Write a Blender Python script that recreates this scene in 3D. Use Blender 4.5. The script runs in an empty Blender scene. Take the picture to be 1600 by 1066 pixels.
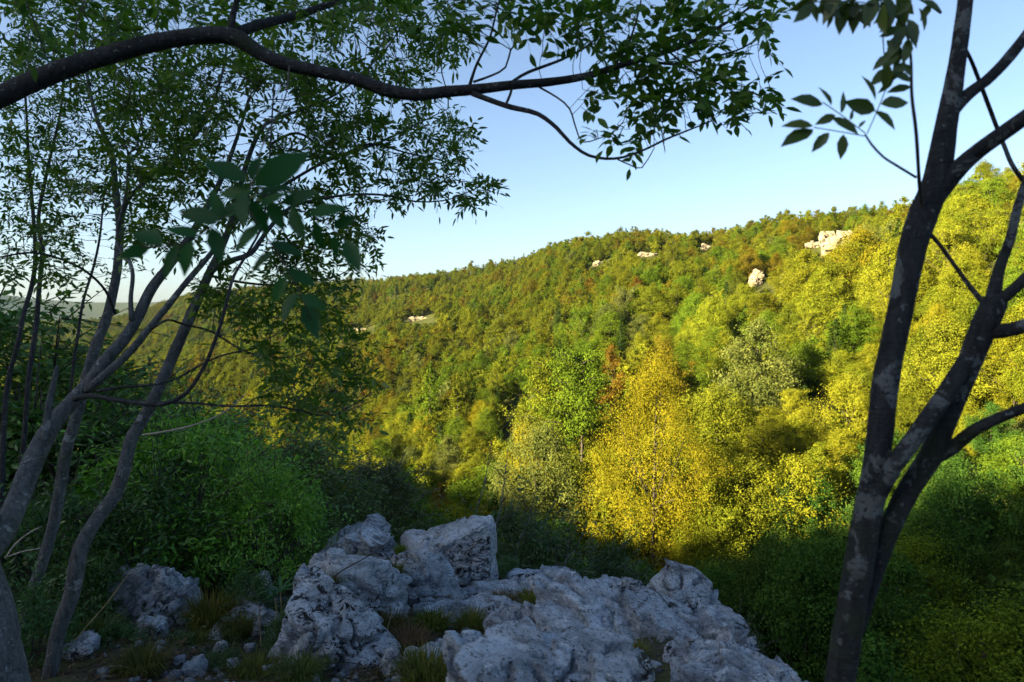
import bpy, bmesh, math
import numpy as np
from mathutils import Vector, Matrix

R = math.radians
F = 1067.0            # focal length in photograph pixels (24 mm on 36 mm, 1600 px wide)
PITCH = R(-1.8)
scene = bpy.context.scene
rng = np.random.default_rng(7)

# ------------------------------------------------------------------ camera, sky, sun, exposure
cam_data = bpy.data.cameras.new('camera')
cam_data.sensor_width = 36.0
cam_data.lens = 24.0
cam_data.clip_start = 0.05
cam_data.clip_end = 20000
cam_data.dof.use_dof = True
cam_data.dof.focus_distance = 14.0
cam_data.dof.aperture_fstop = 4.0
cam = bpy.data.objects.new('camera', cam_data)
scene.collection.objects.link(cam)
cam.location = (0, 0, 0)
cam.rotation_euler = (R(90) + PITCH, 0, 0)
scene.camera = cam

SUN_EL = R(18.0)
SUN_AZ = R(60.0)      # light travels 60 degrees to the right of the view direction
world = bpy.data.worlds.new('World')
scene.world = world
world.use_nodes = True
wn = world.node_tree.nodes
wl = world.node_tree.links
wn.clear()
sky = wn.new('ShaderNodeTexSky')
sky.sky_type = 'NISHITA'
sky.sun_disc = False
sky.sun_elevation = SUN_EL
sky.sun_rotation = R(180) + SUN_AZ
sky.altitude = 300
sky.air_density = 0.8
sky.dust_density = 2.0
sky.ozone_density = 1.1
bg = wn.new('ShaderNodeBackground')
bg.inputs['Strength'].default_value = 0.054
wo = wn.new('ShaderNodeOutputWorld')
wl.new(sky.outputs[0], bg.inputs[0])
wl.new(bg.outputs[0], wo.inputs[0])

sun_d = bpy.data.lights.new('sun', 'SUN')
sun_d.energy = 5.0
sun_d.angle = R(0.5)
sun_d.color = (1.0, 0.79, 0.45)
sun = bpy.data.objects.new('sun', sun_d)
scene.collection.objects.link(sun)
LD = Vector((math.sin(SUN_AZ) * math.cos(SUN_EL), math.cos(SUN_AZ) * math.cos(SUN_EL), -math.sin(SUN_EL)))
sun.rotation_euler = LD.to_track_quat('-Z', 'Y').to_euler()
sun.location = (-40, -60, 60)

scene.view_settings.view_transform = 'Standard'
scene.view_settings.look = 'None'
scene.view_settings.exposure = 2.45
scene.view_settings.gamma = 1.0
scene.view_settings.use_curve_mapping = False
scene.render.engine = 'CYCLES'
cy = scene.cycles
cy.max_bounces = 4
cy.diffuse_bounces = 2
cy.glossy_bounces = 2
cy.transmission_bounces = 2
cy.transparent_max_bounces = 2
cy.use_adaptive_sampling = True
cy.adaptive_threshold = 0.014
cy.use_denoising = True
cy.use_light_tree = False
cy.caustics_reflective = False
cy.caustics_refractive = False

# ------------------------------------------------------------------ helpers
COL = scene.collection
cp, sp = math.cos(PITCH), math.sin(PITCH)


def P(px, py, Y):
    """point at depth Y (metres along the view) seen at a photograph pixel"""
    a = np.asarray((px - 800.0) / F)
    b = np.asarray((533.0 - py) / F)
    dy = cp - b * sp
    dz = sp + b * cp
    s = Y / dy
    return np.stack(np.broadcast_arrays(a * s, Y * np.ones_like(dy), dz * s), -1).astype(float)


def proj(p):
    p = np.atleast_2d(p)
    d = p[:, 1] * cp + p[:, 2] * sp
    u = -p[:, 1] * sp + p[:, 2] * cp
    d = np.where(np.abs(d) < 1e-6, 1e-6, d)
    return 800 + F * p[:, 0] / d, 533 - F * u / d, d


def hash3(ix, iy, iz, seed):
    h = (ix.astype(np.int64) * 374761393 + iy.astype(np.int64) * 668265263 + iz.astype(np.int64) * 2147483647 + seed * 1274126177) & 0xFFFFFFFF
    h = ((h ^ (h >> 13)) * 1274126177) & 0xFFFFFFFF
    h = ((h ^ (h >> 16)) * 2246822519) & 0xFFFFFFFF
    h = h ^ (h >> 15)
    return (h & 0xFFFFFF) / float(0xFFFFFF)


def vnoise(p, seed=0):
    p = np.asarray(p, float)
    i = np.floor(p)
    f = p - i
    f = f * f * f * (f * (f * 6 - 15) + 10)
    i = i.astype(np.int64)
    x, y, z = i[:, 0], i[:, 1], i[:, 2]
    fx, fy, fz = f[:, 0], f[:, 1], f[:, 2]
    out = 0
    for dx in (0, 1):
        for dy in (0, 1):
            for dz in (0, 1):
                w = (fx if dx else 1 - fx) * (fy if dy else 1 - fy) * (fz if dz else 1 - fz)
                out = out + w * hash3(x + dx, y + dy, z + dz, seed)
    return out * 2 - 1


def fbm(p, octaves=4, seed=0, lac=2.03, gain=0.5, ridged=False):
    p = np.asarray(p, float)
    a, s, out = 1.0, 0.0, 0
    for o in range(octaves):
        n = vnoise(p, seed + o * 17)
        if ridged:
            n = 1 - 2 * np.abs(n)
        out = out + a * n
        s += a
        a *= gain
        p = p * lac + 11.3
    return out / s


class MB:
    """collects triangles and quads with one float value per vertex; builds one mesh"""
    def __init__(self):
        self.V, self.Q, self.T, self.A, self.MQ, self.MT, self.n = [], [], [], [], [], [], 0

    def add(self, v, quads=None, tris=None, lv=0.5, mat=0):
        v = np.asarray(v, float).reshape(-1, 3)
        self.V.append(v)
        self.A.append(np.broadcast_to(np.asarray(lv, float), (len(v),)))
        if quads is not None and len(quads):
            q = np.asarray(quads, np.int64) + self.n
            self.Q.append(q)
            self.MQ.append(np.full(len(q), mat))
        if tris is not None and len(tris):
            t = np.asarray(tris, np.int64) + self.n
            self.T.append(t)
            self.MT.append(np.full(len(t), mat))
        self.n += len(v)

    def mesh(self, name, mats, smooth=False, smooth_mats=None):
        me = bpy.data.meshes.new(name)
        V = np.concatenate(self.V) if self.V else np.zeros((0, 3))
        Q = np.concatenate(self.Q) if self.Q else np.zeros((0, 4), np.int64)
        T = np.concatenate(self.T) if self.T else np.zeros((0, 3), np.int64)
        me.vertices.add(len(V))
        me.vertices.foreach_set('co', V.astype(np.float32).ravel())
        nl = Q.size + T.size
        me.loops.add(nl)
        me.loops.foreach_set('vertex_index', np.concatenate([Q.ravel(), T.ravel()]).astype(np.int32))
        npoly = len(Q) + len(T)
        me.polygons.add(npoly)
        starts = np.concatenate([np.arange(len(Q)) * 4, Q.size + np.arange(len(T)) * 3])
        me.polygons.foreach_set('loop_start', starts.astype(np.int32))
        mi = np.concatenate(self.MQ + self.MT) if npoly else np.zeros(0)
        me.polygons.foreach_set('material_index', mi.astype(np.int32))
        if smooth_mats is not None:
            me.polygons.foreach_set('use_smooth', np.isin(mi, smooth_mats))
        else:
            me.polygons.foreach_set('use_smooth', np.full(npoly, smooth))
        for m in (mats if isinstance(mats, (list, tuple)) else [mats]):
            me.materials.append(m)
        a = me.attributes.new('lv', 'FLOAT', 'POINT')
        a.data.foreach_set('value', np.concatenate(self.A).astype(np.float32) if self.A else np.zeros(0, np.float32))
        me.update(calc_edges=True)
        me.validate()
        return me

    def build(self, name, mats, parent=None, smooth=False, smooth_mats=None, origin=None):
        if origin is not None:
            self.V = [v - np.asarray(origin) for v in self.V]
        o = obj(name, self.mesh(name, mats, smooth, smooth_mats), parent)
        if origin is not None:
            o.location = origin
        return o


def obj(name, me, parent=None):
    o = bpy.data.objects.new(name, me)
    COL.objects.link(o)
    if parent is not None:
        o.parent = parent
    return o


def tag(o, label=None, cat=None, group=None, kind=None):
    if label:
        o['label'] = label
    if cat:
        o['category'] = cat
    if group:
        o['group'] = group
    if kind:
        o['kind'] = kind
    return o


def empty(name, loc, label, cat, group=None):
    o = bpy.data.objects.new(name, None)
    COL.objects.link(o)
    o.location = loc
    o.empty_display_size = 0.1
    return tag(o, label, cat, group)


def nrm(v):
    v = np.asarray(v, float)
    return v / np.maximum(np.linalg.norm(v, axis=-1, keepdims=True), 1e-9)


def tube(mb, pts, rad, k=6, lv=0.5, mat=0, cap=True, rough=0.0, seed=0):
    pts = np.asarray(pts, float)
    n = len(pts)
    if n < 2:
        return
    rad = np.broadcast_to(np.asarray(rad, float), (n,))
    t = nrm(np.gradient(pts, axis=0))
    mt = nrm(t.mean(0))
    ref = np.array([0, 0, 1.0]) if abs(mt[2]) < 0.8 else np.array([0.9, 0.43, 0.0])
    u = nrm(np.cross(t, ref))
    w = np.cross(t, u)
    a = np.arange(k) * 2 * math.pi / k
    ring = u[:, None, :] * np.cos(a)[None, :, None] + w[:, None, :] * np.sin(a)[None, :, None]
    rr = rad[:, None] * np.ones((1, k))
    v = pts[:, None, :] + ring * rr[:, :, None]
    if rough > 0:
        q = v.reshape(-1, 3)
        nn = fbm(q * 7.0, 3, seed) * 0.6 + fbm(q * 26.0, 2, seed + 5) * 0.4
        v = pts[:, None, :] + ring * (rr * (1 + rough * nn.reshape(n, k)))[:, :, None]
    i = np.arange(n - 1)[:, None] * k
    j = np.arange(k)[None, :]
    j2 = (j + 1) % k
    q = np.stack([i + j, i + j2, i + k + j2, i + k + j], -1).reshape(-1, 4)
    vv = v.reshape(-1, 3)
    tris = None
    if cap:
        vv = np.concatenate([vv, pts[-1:] + t[-1:] * rad[-1] * 0.8, pts[:1] - t[:1] * rad[0] * 0.3])
        e = (n - 1) * k
        tip, bot = n * k, n * k + 1
        tris = [(e + x, e + (x + 1) % k, tip) for x in range(k)] + [((x + 1) % k, x, bot) for x in range(k)]
    mb.add(vv, q, tris, lv, mat)


def catmull(pts, step):
    """dense curve through control rows (any number of columns; the first three are xyz)"""
    pts = np.asarray(pts, float)
    p = np.concatenate([2 * pts[:1] - pts[1:2], pts, 2 * pts[-1:] - pts[-2:-1]])
    out = []
    for i in range(1, len(p) - 2):
        L = np.linalg.norm(p[i + 1, :3] - p[i, :3])
        n = max(2, int(L / step))
        t = np.linspace(0, 1, n, endpoint=False)[:, None]
        a, b, c, d = p[i - 1], p[i], p[i + 1], p[i + 2]
        out.append(0.5 * ((2 * b) + (c - a) * t + (2 * a - 5 * b + 4 * c - d) * t ** 2 + (3 * b - a - 3 * c + d) * t ** 3))
    out.append(pts[-1:])
    return np.concatenate(out)


# ------------------------------------------------------------------ materials
class NT:
    def __init__(self, name):
        self.m = bpy.data.materials.new(name)
        self.m.use_nodes = True
        self.t = self.m.node_tree
        self.t.nodes.clear()
        self.out = self.n('ShaderNodeOutputMaterial')

    def n(self, typ, **kw):
        nd = self.t.nodes.new(typ)
        for k, v in kw.items():
            if hasattr(nd, k):
                setattr(nd, k, v)
        return nd

    def l(self, a, b):
        self.t.links.new(a, b)

    def val(self, sock, v):
        if hasattr(v, 'is_output'):
            self.l(v, sock)
        else:
            sock.default_value = v

    def noise(self, scale, detail=4, rough=0.55, vec=None, dist=0.0):
        nd = self.n('ShaderNodeTexNoise')
        nd.inputs['Scale'].default_value = scale
        nd.inputs['Detail'].default_value = detail
        nd.inputs['Roughness'].default_value = rough
        nd.inputs['Distortion'].default_value = dist
        if vec is not None:
            self.l(vec, nd.inputs['Vector'])
        return nd.outputs['Fac']

    def voro(self, scale, feature='F1', vec=None, rand=1.0):
        nd = self.n('ShaderNodeTexVoronoi', feature=feature)
        nd.inputs['Scale'].default_value = scale
        nd.inputs['Randomness'].default_value = rand
        if vec is not None:
            self.l(vec, nd.inputs['Vector'])
        return nd.outputs['Distance']

    def ramp(self, fac, stops):
        nd = self.n('ShaderNodeValToRGB')
        e = nd.color_ramp.elements
        while len(e) < len(stops):
            e.new(0.5)
        for x, (p, c) in zip(e, stops):
            x.position = p
            x.color = (*c, 1) if len(c) == 3 else c
        self.l(fac, nd.inputs[0])
        return nd.outputs[0]

    def step(self, fac, a, b):
        nd = self.n('ShaderNodeMapRange')
        nd.inputs['From Min'].default_value = a
        nd.inputs['From Max'].default_value = b
        self.l(fac, nd.inputs['Value'])
        return nd.outputs[0]

    def mix(self, fac, a, b, mode='MIX'):
        nd = self.n('ShaderNodeMix', data_type='RGBA', blend_type=mode)
        self.val(nd.inputs[0], fac)
        self.val(nd.inputs[6], a if hasattr(a, 'is_output') else ((*a, 1) if len(a) == 3 else a))
        self.val(nd.inputs[7], b if hasattr(b, 'is_output') else ((*b, 1) if len(b) == 3 else b))
        return nd.outputs[2]

    def math(self, op, a, b=0.0):
        nd = self.n('ShaderNodeMath', operation=op)
        self.val(nd.inputs[0], a)
        self.val(nd.inputs[1], b)
        return nd.outputs[0]

    def bump(self, h, strength, dist, normal=None):
        nd = self.n('ShaderNodeBump')
        nd.inputs['Strength'].default_value = strength
        nd.inputs['Distance'].default_value = dist
        self.l(h, nd.inputs['Height'])
        if normal is not None:
            self.l(normal, nd.inputs['Normal'])
        return nd.outputs[0]

    def coord(self, which='Object', scale=None):
        c = self.n('ShaderNodeTexCoord').outputs[which]
        if scale is not None:
            mp = self.n('ShaderNodeMapping')
            mp.inputs['Scale'].default_value = scale
            self.l(c, mp.inputs['Vector'])
            c = mp.outputs[0]
        return c

    def principled(self, col, rough=0.8, spec=0.3, normal=None):
        b = self.n('ShaderNodeBsdfPrincipled')
        self.val(b.inputs['Base Color'], col if hasattr(col, 'is_output') else (*col, 1))
        self.val(b.inputs['Roughness'], rough)
        b.inputs['Specular IOR Level'].default_value = spec
        if normal is not None:
            self.l(normal, b.inputs['Normal'])
        self.l(b.outputs[0], self.out.inputs[0])
        return self.m


def leaf_mat(name, src, color=(0.06, 0.1, 0.02), trans=0.35, gloss=0.0, vary=0.45, warm=0.5):
    t = NT(name)
    if src == 'obj':
        base = t.n('ShaderNodeObjectInfo').outputs['Color']
    elif src == 'inst':
        base = t.n('ShaderNodeAttribute', attribute_type='INSTANCER', attribute_name='tint').outputs['Color']
    else:
        rgb = t.n('ShaderNodeRGB')
        rgb.outputs[0].default_value = (*color, 1)
        base = rgb.outputs[0]
    lv = t.n('ShaderNodeAttribute', attribute_type='GEOMETRY', attribute_name='lv').outputs['Fac']
    hsv = t.n('ShaderNodeHueSaturation')
    t.l(t.math('MULTIPLY_ADD', lv, -0.05 * warm), hsv.inputs['Hue'])
    hsv.inputs['Hue'].links[0].from_node.inputs[2].default_value = 0.5 + 0.025 * warm
    t.l(t.math('MULTIPLY_ADD', lv, 2 * vary), hsv.inputs['Value'])
    hsv.inputs['Value'].links[0].from_node.inputs[2].default_value = 1 - vary
    t.l(base, hsv.inputs['Color'])
    col = hsv.outputs[0]
    d = t.n('ShaderNodeBsdfDiffuse')
    t.l(col, d.inputs[0])
    tr = t.n('ShaderNodeBsdfTranslucent')
    t.l(t.mix(0.5, col, (0.9, 1.0, 0.25), 'MULTIPLY'), tr.inputs[0])
    mx = t.n('ShaderNodeMixShader')
    mx.inputs[0].default_value = trans
    t.l(d.outputs[0], mx.inputs[1])
    t.l(tr.outputs[0], mx.inputs[2])
    last = mx.outputs[0]
    if gloss > 0:
        g = t.n('ShaderNodeBsdfGlossy')
        g.inputs['Roughness'].default_value = 0.42
        g.inputs['Color'].default_value = (1, 1, 1, 1)
        m2 = t.n('ShaderNodeMixShader')
        m2.inputs[0].default_value = gloss
        t.l(last, m2.inputs[1])
        t.l(g.outputs[0], m2.inputs[2])
        last = m2.outputs[0]
    t.l(last, t.out.inputs[0])
    return t.m


def bark_mat(name, dark, light, lichen, lich_amt=0.55, scale=1.0):
    t = NT(name)
    c = t.coord('Object')
    cs = t.coord('Object', (1, 1, 0.22))
    cr_ = t.coord('Object', (0.5, 0.5, 3.0))
    n1 = t.noise(34 * scale, 8, 0.7, cs, 0.6)
    n2 = t.noise(6.5 * scale, 7, 0.68, c, 0.5)
    n3 = t.noise(85 * scale, 4, 0.65, c)
    ring = t.noise(26 * scale, 4, 0.6, cr_, 0.5)
    col = t.mix(t.step(n1, 0.32, 0.68), dark, light)
    col = t.mix(t.math('MULTIPLY', t.step(ring, 0.58, 0.66), 0.55), col, tuple(x * 0.5 for x in dark))
    mask = t.math('MULTIPLY', t.step(n2, lich_amt, lich_amt + 0.025), t.step(n3, 0.36, 0.46))
    col = t.mix(t.math('MULTIPLY', mask, 0.9), col, lichen)
    spk = t.math('MULTIPLY', t.step(t.noise(48 * scale, 2, 0.5, c), 0.66, 0.69), 0.8)
    col = t.mix(spk, col, lichen)
    n4 = t.noise(3.1 * scale, 5, 0.65, c)
    col = t.mix(t.math('MULTIPLY', t.step(n4, 0.56, 0.68), 0.7), col, (0.028, 0.042, 0.022))
    h = t.math('ADD', t.math('ADD', n1, t.math('MULTIPLY', n3, 0.35)), t.math('MULTIPLY', ring, 0.4))
    return t.principled(col, 0.9, 0.15, t.bump(h, 1.0, 0.02))


def rock_mat(name, pits=0.5, tone=1.0):
    t = NT(name)
    c = t.coord('Object')
    cs = t.coord('Object', (1.0, 1.0, 2.6))
    n1 = t.noise(2.2, 9, 0.7, cs, 0.6)
    n2 = t.noise(13, 8, 0.75, cs, 0.4)
    n3 = t.noise(48, 5, 0.7, c)
    col = t.mix(t.step(n1, 0.38, 0.62), tuple(0.27 * tone * x for x in (0.86, 1.0, 1.16)), tuple(0.70 * tone * x for x in (0.86, 1.0, 1.14)))
    # weather streaks and grime
    col = t.mix(t.math('MULTIPLY', t.step(n2, 0.47, 0.38), 0.75), col, (0.10 * tone, 0.112 * tone, 0.125 * tone))
    # pale lichen crusts with crisp rims
    col = t.mix(t.math('MULTIPLY', t.step(t.noise(6.5, 8, 0.75, c, 0.5), 0.575, 0.60), 0.8), col, (0.70 * tone, 0.76 * tone, 0.82 * tone))
    # black lichen in irregular blotches, then fine dark pitting
    bl = t.noise(10, 6, 0.7, c, 1.0)
    where = t.step(t.noise(1.8, 3, 0.6, c), 0.64 - 0.26 * pits, 0.70 - 0.26 * pits)
    spots = t.math('MULTIPLY', t.step(bl, 0.54, 0.57), where)
    col = t.mix(spots, col, (0.035, 0.038, 0.04))
    sp2 = t.math('MULTIPLY', t.step(n3, 0.54, 0.59), t.step(n2, 0.46, 0.56))
    col = t.mix(t.math('MULTIPLY', sp2, 0.9), col, (0.03, 0.033, 0.036))
    # joints
    wv = t.n('ShaderNodeVectorMath', operation='ADD')
    t.l(cs, wv.inputs[0])
    nn = t.n('ShaderNodeTexNoise')
    nn.inputs['Scale'].default_value = 3.0
    nn.inputs['Detail'].default_value = 5
    t.l(c, nn.inputs['Vector'])
    sc_ = t.n('ShaderNodeVectorMath', operation='SCALE')
    sc_.inputs['Scale'].default_value = 0.55
    t.l(nn.outputs['Color'], sc_.inputs[0])
    t.l(sc_.outputs[0], wv.inputs[1])
    joint = t.math('MULTIPLY', t.step(t.voro(1.9, 'DISTANCE_TO_EDGE', wv.outputs[0]), 0.022, 0.004), t.step(t.noise(1.3, 2, 0.5, c), 0.47, 0.56))
    col = t.mix(t.math('MULTIPLY', joint, 0.85), col, (0.03, 0.032, 0.034))
    # moss in hollows of its own shape
    moss = t.math('MULTIPLY', t.step(t.noise(3.4, 5, 0.7, c), 0.62, 0.68), t.step(n3, 0.4, 0.55))
    col = t.mix(t.math('MULTIPLY', moss, 0.7), col, (0.05, 0.06, 0.02))
    h = t.math('ADD', t.math('ADD', t.math('MULTIPLY', n1, 0.7), n2), t.math('MULTIPLY', n3, 0.5))
    h = t.math('SUBTRACT', h, t.math('ADD', t.math('MULTIPLY', spots, 0.5), joint))
    return t.principled(col, 0.92, 0.15, t.bump(h, 1.0, 0.06))


def plain_mat(name, col, var=0.3, scale=20, rough=0.9):
    t = NT(name)
    n = t.noise(scale, 5, 0.6, t.coord('Object'))
    lo = tuple(x * (1 - var) for x in col)
    hi = tuple(min(1, x * (1 + var)) for x in col)
    return t.principled(t.mix(t.step(n, 0.3, 0.7), lo, hi), rough, 0.2, t.bump(n, 0.5, 0.01))


def ground_mat():
    t = NT('ground_soil')
    c = t.coord('Object')
    n1 = t.noise(0.9, 8, 0.65, c)
    n2 = t.noise(14, 6, 0.65, c)
    n3 = t.noise(60, 4, 0.6, c)
    soil = t.mix(t.step(n2, 0.3, 0.7), (0.022, 0.02, 0.015), (0.065, 0.058, 0.045))
    soil = t.mix(t.step(n3, 0.55, 0.7), soil, (0.20, 0.18, 0.14))
    moss = t.mix(t.step(n3, 0.3, 0.7), (0.03, 0.04, 0.015), (0.09, 0.09, 0.04))
    col = t.mix(t.step(n1, 0.48, 0.58), soil, moss)
    far = t.mix(t.step(t.noise(0.12, 8, 0.7, c), 0.35, 0.65), (0.035, 0.045, 0.012), (0.075, 0.085, 0.022))
    d = t.n('ShaderNodeVectorMath', operation='LENGTH')
    t.l(c, d.inputs[0])
    col = t.mix(t.step(d.outputs['Value'], 14, 24), col, far)
    h = t.math('ADD', n2, t.math('MULTIPLY', n3, 0.4))
    return t.principled(col, 0.95, 0.1, t.bump(h, 0.8, 0.05))


M_near = leaf_mat('hillside_foliage', 'obj', trans=0.18, vary=0.32)
M_inst = leaf_mat('far_foliage', 'inst', trans=0.15, vary=0.32)
M_ash = leaf_mat('ash_leaves', 'const', (0.07, 0.15, 0.02), 0.5, 0.02, 0.45, 1.3)
M_ash_near = leaf_mat('ash_leaves_overhead', 'const', (0.065, 0.15, 0.018), 0.5, 0.02, 0.45, 1.3)
M_sprig = leaf_mat('ash_leaves_turning', 'const', (0.07, 0.115, 0.022), 0.5, 0.03, 0.35, 1.2)
M_dark = leaf_mat('drooping_leaves', 'const', (0.020, 0.088, 0.026), 0.42, 0.01, 0.3, 0.4)
M_bush = leaf_mat('bush_leaves', 'obj', trans=0.4, gloss=0.03)
M_grass = leaf_mat('grass_blades', 'obj', trans=0.3, vary=0.5, warm=1.5)
M_litter = leaf_mat('fallen_leaves', 'const', (0.095, 0.075, 0.05), 0.15, 0.0, 0.7, 1.0)
M_straw = plain_mat('straw', (0.30, 0.24, 0.12))
M_bark_r = bark_mat('bark_lichened', (0.014, 0.016, 0.018), (0.042, 0.047, 0.052), (0.115, 0.135, 0.145), 0.54, 1.0)
M_bark_l = bark_mat('bark_grey', (0.040, 0.046, 0.050), (0.135, 0.150, 0.158), (0.25, 0.275, 0.285), 0.60, 1.2)
M_bark_o = bark_mat('bark_dark', (0.020, 0.021, 0.023), (0.060, 0.064, 0.070), (0.17, 0.19, 0.2), 0.62, 1.2)
M_twig = plain_mat('twig_bark', (0.05, 0.045, 0.04), 0.4, 40)
M_trunk = plain_mat('tree_trunk', (0.075, 0.065, 0.055), 0.4, 3)
M_dead = plain_mat('dead_wood', (0.34, 0.31, 0.27), 0.3, 30)
M_rock = rock_mat('limestone', 0.5)
M_rock_p = rock_mat('limestone_pitted', 1.15)
M_chip = rock_mat('limestone_chips', 0.3, 0.6)
M_cliff = plain_mat('pale_limestone', (0.27, 0.235, 0.165), 0.6, 1.3)
M_ground = ground_mat()

# ------------------------------------------------------------------ terrain
KPX = np.array([-600, 0, 160, 230, 300, 420, 560, 680, 800, 880, 1000, 1100, 1200, 1300, 1400, 1500, 1600, 1800, 2400.])
KRY = np.array([512, 508, 500, 482, 457, 447, 437, 426, 409, 381, 361, 363, 343, 325, 317, 289, 275, 250, 240.])
KD = np.array([1100, 1000, 900, 850, 790, 680, 560, 480, 420, 350, 310, 295, 265, 235, 205, 150, 120, 100, 60.])
KF = np.array([260, 230, 210, 200, 190, 170, 140, 115, 95, 75, 62, 55, 50, 46, 43, 41, 38, 32, 25.])
KZF = np.array([-40, -38, -37, -36, -35, -35, -33, -31, -29, -28, -27, -26, -26, -25, -25, -24, -24, -22, -20.])
KZR = KD * (500 - KRY) / F - 5.2
EX = np.array([-60, -30, -6, -3, -1.5, 0, 1.0, 1.45, 1.75, 2.3, 6, 30, 60.])
EY = np.array([50, 26, 16, 11, 9, 7.6, 6.7, 5.2, 3.4, 1.6, -2, -16, -32.])
SS = np.array([-200, -80, -48, -40, -28, -17, -9, 0, 20, 60, 200.])
SZ = np.array([-14, -13, -12, -9, -1, 8, 9, 9, 10, 11, 11.])
TAN = math.tan(SUN_EL)


def terrain(X, Y, detail=True):
    X = np.asarray(X, float)
    Y = np.asarray(Y, float)
    # the hillside across the valley
    Yc = np.maximum(Y, 1.0)
    px = np.clip(800 + F * X / Yc, -600, 2400)
    D = np.interp(px, KPX, KD)
    Fo = np.interp(px, KPX, KF)
    zf = np.interp(px, KPX, KZF)
    zr = np.interp(px, KPX, KZR)
    s = (Y - Fo) / (D - Fo)
    g = np.clip(s, 0, 1)
    g = 0.85 * g + 0.15 * g * g * (3 - 2 * g)
    far = zf + (zr - zf) * g - np.maximum(s - 1, 0) * (D - Fo) * 0.10
    far = np.maximum(far, -60)
    if detail:
        q = np.stack([X / 55, Y / 55, np.zeros_like(X)], -1).reshape(-1, 3)
        nz = fbm(q, 3, 3).reshape(X.shape)
        far = far + nz * 8.0 * np.clip((Y - 45) / 60, 0, 1) * np.clip((1.05 - s) / 0.25, 0.12, 1)
    dist = np.hypot(X, Y)
    hills = 185 * np.exp(-((X + 2350) / 480) ** 2 - ((Y - 2700) / 500) ** 2) + 138 * np.exp(-((X + 1600) / 800) ** 2 - ((Y - 3300) / 400) ** 2)
    far = far + hills
    # the ledge the camera stands on, the drop in front of it and the wooded hill behind it
    e = np.interp(X, EX, EY)
    d = (Y - e) * 0.8
    along = X * math.sin(SUN_AZ) + Y * math.cos(SUN_AZ)
    lat = X * math.cos(SUN_AZ) - Y * math.sin(SUN_AZ)
    Yl = np.minimum(Y, e)
    plane = -1.4 - 0.2 * np.clip(Yl, -3, 14)
    crest = np.interp(lat, SS, SZ) + 150 * TAN
    b = np.clip((-along - 4) / 146, 0, 1)
    plane = plane + (crest - plane) * b * (0.6 + 0.4 * b) + np.where(along < -150, -0.05 * (-along - 150), 0)
    drop = np.where(d > 0, 4.5 * (1 - np.exp(-np.maximum(d, 0) / 1.5)) + 0.8 * np.maximum(d, 0), 0)
    near = plane - drop
    if detail:
        q2 = np.stack([X * 1.1, Y * 1.1, np.zeros_like(X)], -1).reshape(-1, 3)
        near = near + fbm(q2, 5, 9).reshape(X.shape) * 0.16 * np.clip(1.2 - dist / 60, 0, 1)
    k = 2.5
    return np.logaddexp(near / k, far / k) * k


def ground_z(x, y):
    return float(terrain(np.array([x]), np.array([y]))[0])


def ray_hit(px, py, y0=18.0, y1=1200.0):
    ys = np.geomspace(y0, y1, 900)
    p = P(np.full_like(ys, px), np.full_like(ys, py), ys)
    t = terrain(p[:, 0], p[:, 1])
    i = np.argmax(t > p[:, 2])
    return p[i]


NG = 410
u = np.linspace(-1, 1, NG)
ax = 4500 * np.sinh(8.2 * u) / math.sinh(8.2)
GX, GY = np.meshgrid(ax, ax + 3.0, indexing='xy')
GZ = terrain(GX, GY)
mb = MB()
ii = np.arange(NG * NG).reshape(NG, NG)
mb.add(np.stack([GX, GY, GZ], -1).reshape(-1, 3), np.stack([ii[:-1, :-1], ii[:-1, 1:], ii[1:, 1:], ii[1:, :-1]], -1).reshape(-1, 4))
tag(mb.build('ground', M_ground, smooth=True), 'stony ledge, valley and wooded slopes underfoot', None, None, 'structure')

# ------------------------------------------------------------------ foliage builders
def quads_leaves(mb, c, n, L, W, lv, mat=0):
    """one rhombic leaf spray per centre, facing n"""
    m = len(c)
    r = nrm(rng.normal(size=(m, 3)))
    a = nrm(np.cross(n, r))
    b = np.cross(n, a)
    L = np.broadcast_to(L, (m,))[:, None]
    W = np.broadcast_to(W, (m,))[:, None]
    k = n * L * 0.12
    v = np.stack([c - a * L * 0.5, c + b * W * 0.5 + k, c + a * L * 0.5, c - b * W * 0.5 + k], 1).reshape(-1, 3)
    q = np.arange(4 * m).reshape(m, 4)
    mb.add(v, q, None, np.repeat(lv, 4), mat)


def clumps(mb, cen, rad, per, L, mat=0, flat=0.75, shell=0.7, lvc=None):
    m = len(cen)
    d = nrm(rng.normal(size=(m, per, 3)) + np.array([0, 0, 0.35]))
    rr = (shell + (1 - shell) * rng.random((m, per, 1)) ** 0.6) * (1 + 0.14 * rng.normal(size=(m, per, 1)))
    # most leaves sit on outward sprays, so that gaps stay open between them
    ks = 9
    sd = nrm(rng.normal(size=(m, ks, 3)) + np.array([0, 0, 0.3]))
    pick = rng.integers(0, ks, (m, per))
    on = rng.random((m, per, 1)) < 0.72
    t_ = rng.uniform(0.25, 1.3, (m, per, 1))
    spray = sd[np.arange(m)[:, None], pick] * t_ + rng.normal(size=(m, per, 3)) * (0.10 + 0.13 * t_) + np.array([0, 0, -0.12]) * t_ ** 2
    off = np.where(on, spray, d * rr)
    d = np.where(on, nrm(off), d)
    pos = cen[:, None, :] + off * rad[:, None, None] * np.array([1, 1, flat])
    n = nrm(d * 0.9 + rng.normal(size=(m, per, 3)) * 0.38 + np.array([0, 0, 0.2]))
    base = rng.random(m) if lvc is None else lvc
    lv = np.clip(0.5 + (base[:, None] - 0.5) * 0.7 + rng.normal(size=(m, per)) * 0.22, 0, 1)
    LL = L * rng.uniform(0.45, 1.0, m * per) ** 1.0 * 1.35
    quads_leaves(mb, pos.reshape(-1, 3), n.reshape(-1, 3), LL, LL * 0.62, lv.reshape(-1), mat)


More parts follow.
